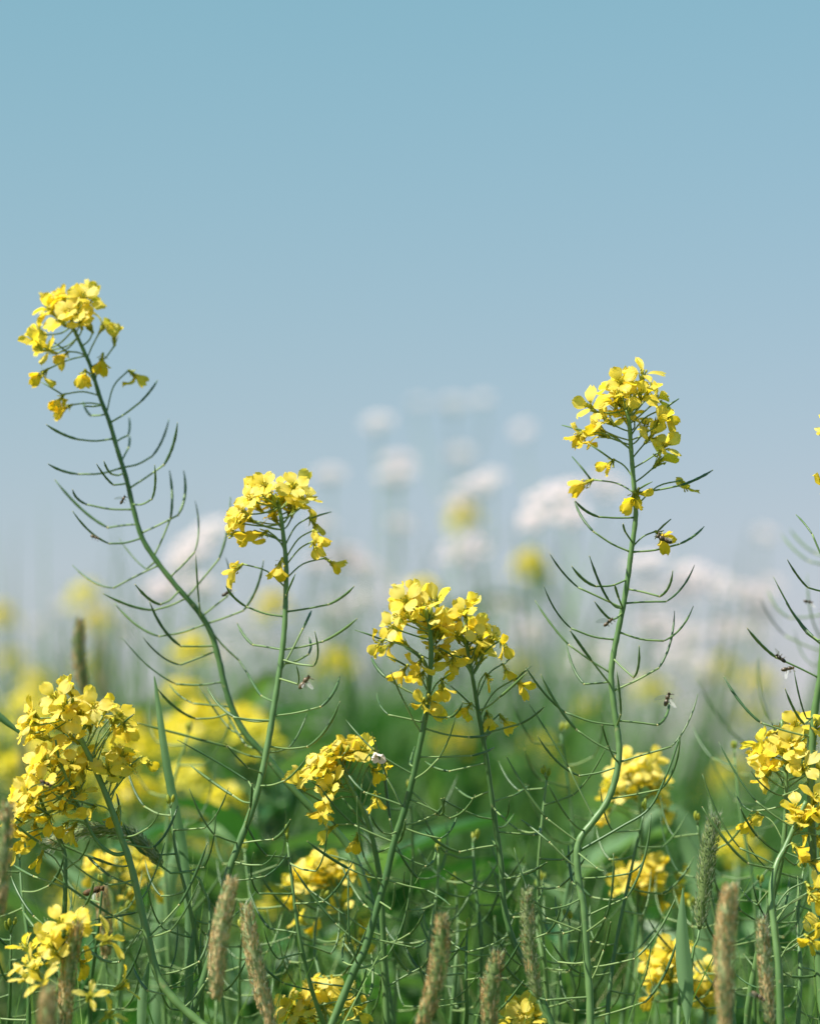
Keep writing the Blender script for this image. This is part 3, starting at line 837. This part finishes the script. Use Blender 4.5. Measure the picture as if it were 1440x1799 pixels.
foxtail('sharp green grass spike with fine hairs right of the tall right stem', [(1254, 1436), (1240, 1520)], (1228, 1632), 2.0, 30, .0, .25)
foxtail('thick blurred brown grass spike at the lower right', [(1282, 1556), (1272, 1660)], (1272, 1815), 1.86, 38, .8)
foxtail('pale grass spike between the brown spike and the kinked stem', [(1337, 1615), (1343, 1700)], (1352, 1800), 1.93, 22, .45, .2)
foxtail('blurred grass spike rising behind the dense flower mass at the left', (141, 1090), (154, 1235), 2.28, 22, .5)
foxtail('pale brown grass spike behind the dark leaning stem under a bee', (178, 1560), (187, 1680), 2.12, 24, .9)
foxtail('grey green hairy grass panicle arching sideways under the dense flower mass', [(92, 1482), (130, 1466), (180, 1457), (230, 1468), (262, 1492)], (284, 1522), 2.03, 25, .12, .8)
for (x, y, b, Y, lb) in ((36, 1250, .3, 2.7, 'far blurred grass spike at the left edge'), (180, 1120, .4, 3.0, 'far blurred grass spike left of the tall curving stem')):
    foxtail(lb, (x, y), (x + 6, y + 120), Y, 18, b)

# ============================================================ single broad leaves and long blades
def blade(label, pxs, Y, width, m='leaf', cat='leaf blade', name='grass_leaf', lean=0.0, closed=False):
    pts = smooth([at(px, py, Y + lean * i) for i, (px, py) in enumerate(pxs)], 6); end = pts[-1]
    base = Vector((end.x + (pts[-1] - pts[-4]).x * 1.5, Y + .01, 0)); n = len(pts)
    full = pts + smooth([end, Vector((end.x * .6 + base.x * .4, Y, end.z * .5)), base], 4)[1:]
    mb = MB(); rows = []
    for i, p in enumerate(full):
        t = min(1, i / (n - 1)); wd = width * K * Y * .5 * ((math.sin(math.pi * (.02 + .94 * t ** 1.35)) ** .85 if closed else math.sin(math.pi * (.02 + .75 * t)) ** .8) if i < n else .12 if closed else max(.35, 1 - (i - n) * .2) * .75)
        d = (full[min(i + 1, len(full) - 1)] - full[max(i - 1, 0)]).normalized(); s_ = d.cross(Vector((0.25, 1, .1))).normalized(); nn = s_.cross(d)
        rows.append([p + s_ * wd * q + nn * wd * .45 * abs(q) for q in (-1, -.5, 0, .5, 1)])
    mb.grid(rows); o = mb.build(name, M[m], None, base)
    return tag(o, label, cat)
blade('broad pointed leaf standing upright at the lower right', P2('1199,1560 1197,1600 1197,1650 1200,1700 1205,1750 1206,1795'), 1.99, 28, closed=True)
blade('long dark green blade rising left of centre behind the curving stem', P2('271,1188 278,1240 290,1330 306,1420 322,1500 330,1600'), 2.06, 17)
blade('dark blade slanting in at the left edge', P2('40,1292 15,1272 -20,1250 -60,1260 -75,1400'), 2.05, 16)
blade('broad soft green leaf below the long dark blade', P2('330,1440 300,1530 285,1600 275,1680'), 2.25, 34)
blade('wide pale leaf behind the tall right stem', P2('1115,1490 1145,1440 1185,1440 1220,1500 1235,1600'), 2.4, 46)
blade('slim upright blade at the bottom left of centre', P2('345,1600 335,1680 330,1760 325,1815'), 2.04, 16)
blade('pale green blade near the bottom beside the curved stem', P2('262,1690 250,1750 247,1815'), 2.05, 18)

# ============================================================ flies and bees
def insect(kind, label, px, py, Y, heading, wings, size, cat='fly'):
    size *= 0.72; P = at(px, py, Y); root = thing(kind, P, label, cat, 'flies on the pods' if cat == 'fly' else None)
    q = Quaternion((0, 1, 0), -heading)                     # +X body axis turned in the picture plane
    body = MB(); m_ = M['bee'] if cat == 'bee' else M['fly']
    def X(v): return q @ (Vector(v) * size)
    rm = q.to_matrix()
    body.ball(X((0, 0, 0)), Vector((.0022, .0017, .0017)) * size, 0, 6, 8, rm)
    body.ball(X((-.0040, 0, -.0003)), Vector((.0031, .0018, .0017)) * size, 0, 6, 8, rm)
    body.ball(X((.0028, 0, -.0002)), Vector((.0011, .0014, .0013)) * size, 0, 5, 8, rm)
    for s_ in (-1, 1):
        body.ball(X((.0032, s_ * .0010, .0002)), Vector((.0007, .0007, .0009)) * size, 0, 4, 6, rm)
        body.tube([X((.0036, s_ * .0004, .0004)), X((.0050, s_ * .0009, .0009))], .00012 * size, 3)
    put('body', body.mesh('body', m_), root)
    for s_ in (-1, 1):
        for k, x in enumerate((.0014, 0, -.0014)):
            lg = MB(); lg.tube([X((x, s_ * .0012, -.0010)), X((x * 2.0, s_ * .0030, -.0012)), X((x * 2.6, s_ * .0036, -.0038))], .00018 * size, 4)
            put('leg', lg.mesh('leg', m_), root)
    for (ang, ln) in wings:
        rows = []; u = Vector((math.cos(ang), -0.35, math.sin(ang))).normalized(); v = u.cross(Vector((0.3, 1, 0.2))).normalized()
        for t in (0, .2, .45, .7, .9, 1):
            wd = ln * .32 * math.sin(math.pi * (.06 + .86 * t)) ** .7
            rows.append([u * ln * t + v * wd * (s_ - .2) + Vector((0, -.0006 * t, .0004)) for s_ in (-.5, 0, .5)])
        wb = MB(); wb.grid(rows); put('wing', wb.mesh('wing', M['wing']), root)
    return root
rad = math.radians
insect('fly', 'small dark fly on the tall curving stem', 217, 876, 2.06, rad(60), [(rad(190), .006)], .8)
insect('fly', 'small dark fly on a lower left pod of the tall curving stem', 169, 944, 2.065, rad(-20), [(rad(150), .004)], .75)
insect('fly', 'dark fly on a pod tip between the two left stems', 401, 1040, 2.06, rad(30), [(rad(10), .006)], .95)
insect('fly', 'brown clump of a dead fly below the pods right of the pale straight stem', 537, 1195, 2.02, rad(50), [(rad(-50), .008), (rad(250), .006)], 1.35)
insect('fly', 'dark fly clinging to a withered flower on the tall right stem', 1162, 946, 1.985, rad(155), [(rad(-10), .007)], 1.35)
insect('fly', 'fly with one clear wing near the tall right stem', 1070, 1091, 1.985, rad(40), [(rad(190), .009)], .95)
insect('fly', 'fly with two spread wings on a pod tip right of the tall right stem', 1172, 1225, 1.99, rad(70), [(rad(195), .009), (rad(-55), .009)], 1.15)
insect('fly', 'upper of the two brown flies on a pod by the right edge', 1368, 1155, 1.99, rad(140), [(rad(120), .006)], 1.0)
insect('fly', 'lower of the two brown flies on a pod by the right edge', 1386, 1174, 1.99, rad(10), [(rad(250), .008)], 1.05)
insect('fly', 'small black fly in the air by the right edge', 1421, 1057, 2.1, rad(-10), [(rad(-50), .006)], .8)
insect('fly', 'brown fly with a pale wing low at the right on the pale grass spike', 1335, 1752, 1.92, rad(-35), [(rad(170), .009)], 1.2)
insect('bee', 'brown bee hanging under a flower at the left', 170, 1563, 2.05, rad(15), [(rad(255), .007)], 1.8, 'bee')
insect('bee', 'dark bee sitting on the dense flower mass at the left', 84, 1377, 1.955, rad(-25), [(rad(200), .006)], 1.0, 'bee')

# ============================================================ cow parsley in the distance
def umbel_mesh(seed, rad_=0.03):
    r = random.Random(seed); mb = MB(); n = 15
    for k in range(n):
        a = k * 2.4; rr = rad_ * math.sqrt((k + .4) / n); top = Vector((rr * math.cos(a), rr * math.sin(a), .028 - rr * rr * 9))
        mb.tube([(0, 0, 0), top * .5 + Vector((0, 0, -.002)), top], .0005, 3, 1, False)
        for q in range(9):
            b = q * 2.4; r2 = .0066 * math.sqrt((q + .3) / 9); c = top + Vector((r2 * math.cos(b), r2 * math.sin(b), .005 - r2 * r2 * 60))
            b0 = len(mb.v); mb.v.append(c)
            for s_ in range(5):
                an = s_ * 1.2566 + r.uniform(0, .4); mb.v.append(c + Vector((.0028 * math.cos(an), .0028 * math.sin(an), r.uniform(-.0005, .0009))))
            for s_ in range(5): mb.f.append((b0, b0 + 1 + s_, b0 + 1 + (s_ + 1) % 5)); mb.m.append(0)
    return mb.mesh('umbel', [M['white'], M['umbel_g']])
UMB = [umbel_mesh(i, .029 + .004 * i) for i in range(3)]
def parsley(label, heads, Y, foot):
    """heads: (px, py, scale, tilt)"""
    base = Vector((at(foot, 1500, Y).x, Y, 0)); root = thing('cow_parsley', base, label, 'cow parsley', 'white cow parsley blurred behind the flowers')
    tops = [at(px, py, Y + R.uniform(-.12, .12)) for px, py, _, _ in heads]
    zf = min(t.z for t in tops) - 0.10; fork = Vector((base.x * .5 + sum(t.x for t in tops) / len(tops) * .5, Y, zf))
    mb = MB(); mb.tube(smooth([fork, fork.lerp(base, .5) + Vector((.01, 0, 0)), base], 6), [.0016 + .0001 * i for i in range(13)], 6); mb.build('stem', M['umbel_g'], root, base, base)
    for t, (px, py, sc, tilt) in zip(tops, heads):
        q = Quaternion((0, 1, 0), tilt) @ Quaternion((1, 0, 0), R.uniform(.35, .75)) @ Quaternion((0, 0, 1), R.uniform(0, 6))
        u = put('umbel', R.choice(UMB), root, t - base, q, sc * .70)
        mb = MB(); mid = fork.lerp(t, .5) + Vector((0, 0, -.02)); mb.tube(smooth([t, t - Vector((0, 0, .03)), mid, fork], 4), .0010, 5); mb.build('branch', M['umbel_g'], root, t, base)
    for k in range(5):
        put('leaf', R.choice(LEAF), root, Vector((0, 0, zf * R.uniform(.4, .9))), Quaternion((0, 0, 1), R.uniform(0, 6)), R.uniform(1.0, 1.8))
    return root
parsley('blurred cow parsley left of centre with two stacked heads', [(665, 757, .8, -.2), (700, 832, 1.05, 0), (697, 862, 1.15, -.15), (700, 935, .7, .2)], 3.9, 690)
parsley('tallest blurred cow parsley, its top head highest of the white ones', [(795, 727, 1.0, 0), (848, 712, .6, -.1), (805, 812, .9, 0), (735, 715, .5, 0)], 4.6, 790)
parsley('blurred cow parsley at the centre with a broad slanted head', [(840, 882, 1.15, -.25), (862, 853, .7, -.2), (820, 985, 1.1, -.3), (805, 905, .8, 0)], 3.7, 875)
parsley('blurred cow parsley left of the tall right stem with a wide slanted head', [(975, 905, 1.2, -.45), (1000, 885, 1.0, -.4), (945, 935, .9, -.35), (1060, 875, 1.0, .1), (1010, 925, .9, -.3)], 3.5, 1000)
parsley('small headed cow parsley high above the yellow blur', [(921, 766, .7, -.4)], 4.8, 950)
parsley('blurred cow parsley behind the gap of the two left stems', [(352, 985, 1.2, -.5), (330, 1010, 1.0, -.4), (380, 950, .9, -.3), (290, 1060, 1.1, 0), (345, 1050, .9, .2)], 3.5, 360)
parsley('blurred cow parsley behind the second flower head', [(580, 852, .9, 0), (560, 935, .8, .2), (605, 1000, 1.1, .3), (640, 1020, 1.0, .3), (560, 1010, .9, 0)], 4.0, 600)
parsley('blurred cow parsley right of the tall right stem', [(1140, 1020, 1.2, -.2), (1180, 1060, 1.0, 0), (1120, 1060, .9, .2), (1215, 1030, 1.0, -.3), (1150, 1120, 1.1, .1)], 3.6, 1160)
parsley('broad white mass of cow parsley at the right', [(1255, 1045, .9, -.1), (1310, 1065, 1.0, .2), (1330, 1095, .9, .3), (1280, 1125, 1.0, 0), (1210, 1135, .9, -.2)], 3.6, 1280)
parsley('single round cow parsley head at the right', [(1338, 952, .75, .3), (1352, 1040, .7, 0), (1318, 1130, 1.0, .1)], 4.4, 1345)
parsley('faint cow parsley at the far left', [(110, 1075, .6, 0), (65, 1110, .6, .2), (200, 1090, .7, 0), (225, 1120, .8, -.2)], 4.6, 130)
parsley('low cow parsley behind the centre', [(700, 1060, 1.0, .2), (640, 1075, 1.1, 0), (590, 1090, 1.0, 0), (880, 1085, .9, .1), (930, 1130, 1.1, 0)], 4.2, 750)
parsley('low cow parsley beneath the tall right head', [(1040, 1170, 1.1, 0), (1000, 1200, 1.0, .2), (1090, 1215, .9, 0), (1230, 1190, 1.0, 0), (1190, 1175, 1.1, 0)], 4.0, 1060)
parsley('low cow parsley between the left stems', [(420, 1110, 1.0, 0), (450, 1150, 1.0, .2), (390, 1165, .9, 0), (560, 1150, .9, 0)], 4.3, 440)
parsley('low cow parsley at the right before the sky gap', [(1230, 1270, .9, .1), (1180, 1300, .8, 0), (1270, 1240, .9, 0), (1340, 1210, .9, 0)], 4.8, 1240)

# ============================================================ blurred rapeseed behind: copies of prototypes
def joined_flower(mb, c, q, sc):
    for k in range(4):
        me = R.choice(PET['open'][:4]); mtx = q.to_matrix() @ Quaternion((0, 0, 1), k * 1.571).to_matrix()
        b = len(mb.v)
        NR, NC = 7, 6
        idx = [(0, 2), (0, 3), (2, 1), (2, 4), (4, 0), (4, 2), (4, 5), (6, 1), (6, 4)]
        for (i, j) in idx: mb.v.append(c + mtx @ (Vector(me.vertices[i * NC + j].co) * sc))
        for f in ((0, 1, 3, 2), (2, 3, 6, 5), (2, 5, 4), (4, 5, 7), (5, 8, 7), (5, 6, 8)): mb.f.append(tuple(b + z for z in f)); mb.m.append(0)
def proto(seed, h, nfl, npod, nleaf, heads=1):
    r = random.Random(seed); root = thing('rapeseed_plant', (0, 0, 0), 'x', 'rapeseed')
    lean = r.uniform(-.05, .05); S = smooth([Vector((0, 0, 0)), Vector((lean * .3, r.uniform(-.02, .02), h * .4)), Vector((lean + r.uniform(-.02, .02), 0, h * .75)), Vector((0, 0, h))], 8)
    mb = MB(); mb.tube(S, [.004 - .0028 * i / (len(S) - 1) for i in range(len(S))], 6); put('stem', mb.mesh('stem', M['stem']), root)
    for hd in range(heads):
        if hd == 0: top = Vector((0, 0, h))
        else:
            i0 = int(len(S) * r.uniform(.55, .72)); an = r.uniform(0, 6.28); top = Vector((.09 * math.cos(an), .09 * math.sin(an), h * r.uniform(.84, .95)))
            mb = MB(); mb.tube(smooth([S[i0], S[i0].lerp(top, .5) + Vector((0, 0, -.03)), top], 5), .0013, 5); put('branch', mb.mesh('branch', M['stem']), root)
        mb = MB()
        for k in range(nfl):
            t = k / nfl; an = k * 2.4; rr = .004 + .017 * t + r.uniform(-.003, .003); zz = .006 - .024 * t * t + r.uniform(-.004, .004)
            c = top + Vector((rr * math.cos(an), rr * math.sin(an), zz)); n = Vector((math.cos(an), math.sin(an), 1.1 - t))
            joined_flower(mb, c, frame_quat(n + Vector((0, 0, .6)), r.uniform(0, 6)), 1.1)
        put('flower_head', mb.mesh('flower_head', M['petal']), root)
    for k in range(npod):
        i = int(len(S) * (1 - .06 - .38 * k / max(1, npod))); a = S[i]; an = k * 2.4
        me = R.choice(PODM); put('seed_pod', me, root, a, Quaternion((0, 0, 1), an) @ Quaternion((0, 1, 0), r.uniform(-.3, .3)), r.uniform(.85, 1.15))
    for k in range(nleaf):
        i = int(len(S) * r.uniform(.2, .62 if nfl else .93)); a = S[i]
        put('leaf', R.choice(LEAF), root, a, Quaternion((0, 0, 1), k * 2.4 + r.uniform(-.4, .4)), r.uniform(.9, 2.0) * (1.4 - i / len(S)) * (1 if nfl else 1.25))
    return root
def pod_proto(seed):
    r = random.Random(seed); J = Vector((.02, 0, .003)); T = J + Vector((.028, 0, .035 + r.uniform(-.012, .01))); c = J + Vector((.022, 0, .008)); mb = MB()
    mb.tube([(0, 0, 0), (.01, 0, .001), J], .0005, 4, 1)
    mb.tube([J * (1 - u) ** 2 + c * 2 * u * (1 - u) + T * u * u for u in (0, .15, .35, .55, .75, .9, 1)], [.0006, .0009, .0009, .0009, .0009, .0005, .0003], 5, 0)
    return mb.mesh('seed_pod', [M['pod'], M['pedicel']])
PODM = [pod_proto(i) for i in range(4)]
PH = 1.15
PROT = [proto(50 + i, PH, 17 + 2 * i, 9, 6, 1) for i in range(3)]
PROTL = [proto(80 + i, PH, 13, 6, 9, 2) for i in range(3)]
PROTN = [proto(110 + i, PH, 0, 12, 16, 0) for i in range(4)]
free = {id(p): p for p in PROT + PROTL + PROTN}
def place(lst, top, label, group):
    p = R.choice(lst)
    if id(p) in free: o = free.pop(id(p))
    else: o = copy_tree(p)
    s_ = top.z / PH; o.location = (top.x, top.y, 0); o.rotation_euler = (0, 0, R.uniform(0, 6.28)); o.scale = (R.uniform(.95, 1.1), ) * 2 + (s_,)
    tag(o, label, 'rapeseed', group); return o
# single blurred blooms one can point at
for px, py, Y, lb in ((150, 1045, 4.2, 'blurred yellow bloom highest at the left, above the blurred grass spike'), (172, 1090, 4.3, 'blurred yellow bloom right of the blurred grass spike'),
    (3, 1082, 4.5, 'blurred yellow bloom cut by the left edge'), (22, 1160, 4.8, 'small blurred yellow bloom near the left edge'), (68, 1198, 3.9, 'big round blurred yellow bloom above the dense flower mass'),
    (338, 1140, 3.4, 'blurred yellow bunch seen through the curving stem'), (322, 1215, 3.3, 'blurred yellow bunch below the one seen through the curving stem'),
    (930, 990, 3.9, 'lone blurred yellow bloom left of the tall right stem'), (1145, 1213, 4.2, 'blurred yellow bloom right of the tall right stem'),
    (1270, 1172, 4.6, 'small blurred yellow bloom amid the white mass at right'), (1035, 1250, 4.4, 'small blurred yellow bloom just left of the tall right stem'),
    (945, 1312, 3.6, 'blurred yellow bunch over the dark gap right of centre'), (742, 1042, 3.6, 'yellow blur behind the central flower head'),
    (590, 1165, 3.5, 'pale yellow green blur right of the straight pale stem'), (1330, 1195, 4.5, 'small blurred bloom left of the right edge pods'), (1322, 1255, 4.6, 'faint blurred bloom behind the pods at right'),
    (1245, 1385, 4.4, 'blurred bloom low in the gap above the green spike'), (480, 1062, 3.9, 'yellow blur beside the second stem'), (815, 905, 4.4, 'greenish yellow blur under a white head at the centre'),
    (160, 1170, 4.6, 'small blurred bloom right of the blurred grass spike, the lower one'), (795, 1300, 3.4, 'yellow blur between the two central stems'), (60, 1235, 3.6, 'wide yellow blur behind the top of the dense flower mass')):
    place(PROT, at(px, py, Y), lb, 'single blurred yellow rapeseed blooms')
# the yellow bank at the left and the leafy plants behind
MARKS = [(15, 'the brown spike at the left edge'), (110, 'the dense flower mass'), (205, 'the dark leaning stem'), (300, 'the long dark blade'), (375, 'the tall curving stem'), (450, 'the straight pale stem'), (610, 'the drooping chain of blooms'), (740, 'the central leaning stem'), (870, 'the thin stem right of centre'), (960, 'the gap left of the tall right stem'), (1060, 'the tall right stem'), (1150, 'the soft right hand clusters'), (1240, 'the green grass spike'), (1400, 'the right edge stems')]
def mark(px): return min(MARKS, key=lambda m_: abs(m_[0] - px))[1]
for k in range(50):
    px = R.uniform(-80, 480); py = 1225 + max(0, px) / 480 * 40 + abs(R.gauss(0, 110)); Y = R.uniform(2.6, 4.1)
    nr = 'far' if Y > 3.35 else 'nearer'
    place(PROT if k % 2 else PROTL, at(px, py, Y), nr + ' rapeseed ' + ('high' if py < 1290 else 'midway' if py < 1370 else 'low') + ' in the blurred yellow bank behind ' + mark(px), 'blurred rapeseed bank at the left')
for k in range(44):
    Y = R.uniform(2.35, 4.2); px = R.uniform(-80, 1520); py = R.uniform(1390, 1600) if px > 480 else R.uniform(1300, 1560)
    nr = 'far' if Y > 3.2 else 'nearer'
    place(PROTN if k % 6 else PROTL, at(px, py, Y), nr + (' taller' if py < 1480 else ' shorter') + (' flowerless' if k % 6 else ' flowering') + ' rapeseed in the green undergrowth behind ' + mark(px), 'leafy rapeseed in the undergrowth')
for k in range(44):
    Y = R.uniform(3.0, 5.5); px = R.uniform(330, 1520); py = R.uniform(1170, 1370) if px < 1020 else R.uniform(1350, 1450)
    place(PROTN if k % 5 else PROT, at(px, py, Y), ('taller' if py < 1270 else 'shorter') + ' distant blurred rapeseed ' + ('without' if k % 5 else 'with yellow') + ' flowers behind ' + mark(px), 'far blurred rapeseed at the right')
for o in list(free.values()):
    px = R.uniform(300, 1200); top = at(px, 1600, 3.0); o.location = (top.x, top.y, 0); tag(o, 'short rapeseed sunk in the undergrowth behind ' + mark(px), 'rapeseed', 'leafy rapeseed in the undergrowth')

# ============================================================ grass: one mass
def grass(name, n, y0, y1, h0, h1, wid, m, seed, spread=0.62, topfn=None, segs=5, bf=1.0):
    r = np.random.default_rng(seed)
    y = y0 * (y1 / y0) ** r.random(n); x = (r.random(n) * 2 - 1) * spread * np.maximum(y, 1.2)
    h = h0 + (h1 - h0) * r.random(n)
    if topfn is not None: h = h * topfn(x, y)
    az = r.random(n) * 6.283; bend = (0.12 + 0.5 * r.random(n)) * h * bf; wdt = wid * (0.6 + 0.8 * r.random(n)); tw = r.random(n) * 3.14
    t = np.linspace(0, 1, segs + 1)
    cx = x[:, None] + np.cos(az)[:, None] * bend[:, None] * t ** 2.2; cy = y[:, None] + np.sin(az)[:, None] * bend[:, None] * t ** 2.2
    cz = h[:, None] * (t - 0.18 * (bend / h)[:, None] * t ** 3)
    ww = wdt[:, None] * np.minimum(1, (1 - t) * 2.2 + .02) * .5; a2 = tw[:, None] + .6 * t
    dx, dy = np.cos(a2) * ww, np.sin(a2) * ww
    V = np.empty((n, segs + 1, 2, 3)); V[:, :, 0] = np.stack([cx - dx, cy - dy, cz], -1); V[:, :, 1] = np.stack([cx + dx, cy + dy, cz], -1)
    i = np.arange(n)[:, None] * (2 * segs + 2) + 2 * np.arange(segs)[None]; F = np.stack([i, i + 1, i + 3, i + 2], -1).reshape(-1, 4)
    me = bpy.data.meshes.new(name); me.vertices.add(n * (segs + 1) * 2); me.vertices.foreach_set('co', V.reshape(-1))
    me.loops.add(F.size); me.loops.foreach_set('vertex_index', F.reshape(-1).astype(np.int32))
    me.polygons.add(len(F)); me.polygons.foreach_set('loop_start', np.arange(len(F), dtype=np.int32) * 4); me.polygons.foreach_set('loop_total', np.full(len(F), 4, dtype=np.int32))
    me.polygons.foreach_set('use_smooth', np.ones(len(F), dtype=bool)); me.materials.append(M[m]); me.update(); me.validate()
    return tag(put(name, me), kind='stuff')
def topl(x, y):      # the sward stands a little taller at the left and grows in tufts
    tuft = np.sin(x * 17 + 2.1 * np.sin(y * 9)) * np.sin(y * 11 + 1.7 * np.sin(x * 13))
    return 0.90 + 0.13 * tuft + 0.12 * np.clip(-x / np.maximum(y, .5) * 4, -.4, 1)
tag(grass('grass', 15000, 2.25, 9.0, .62, .96, .006, 'grass', 1, topfn=topl), 'soft green grass filling the background below the flowers', 'grass')
def topt(x, y):      # taller thin blades, fewer and lower towards the right
    return np.clip(1.0 + .05 * np.exp(-((x / y - .0) / .07) ** 2) - 0.30 * np.clip(x / y - 0.07, 0, 1) / 0.25 + 0.05 * np.sin(x * 7 + y * 5), .7, 1.12)
tag(grass('grass', 17000, 3.2, 7.5, 0.90, 1.25, .011, 'grass', 5, topfn=topt, bf=.6), 'tall thin soft green grass standing above the undergrowth', 'grass')
tag(grass('grass', 9000, 8.0, 28.0, .55, .92, .013, 'grass', 2), 'far green grass running back to the horizon', 'grass')
tag(grass('grass', 4600, 1.95, 2.6, .6, .97, .0036, 'grass_light', 3, bf=.55), 'grass blades standing among the front row stems', 'grass')
tag(grass('grass', 1100, 2.05, 6.0, .6, .98, .004, 'straw', 4), 'pale dry grass stalks in the background', 'grass')
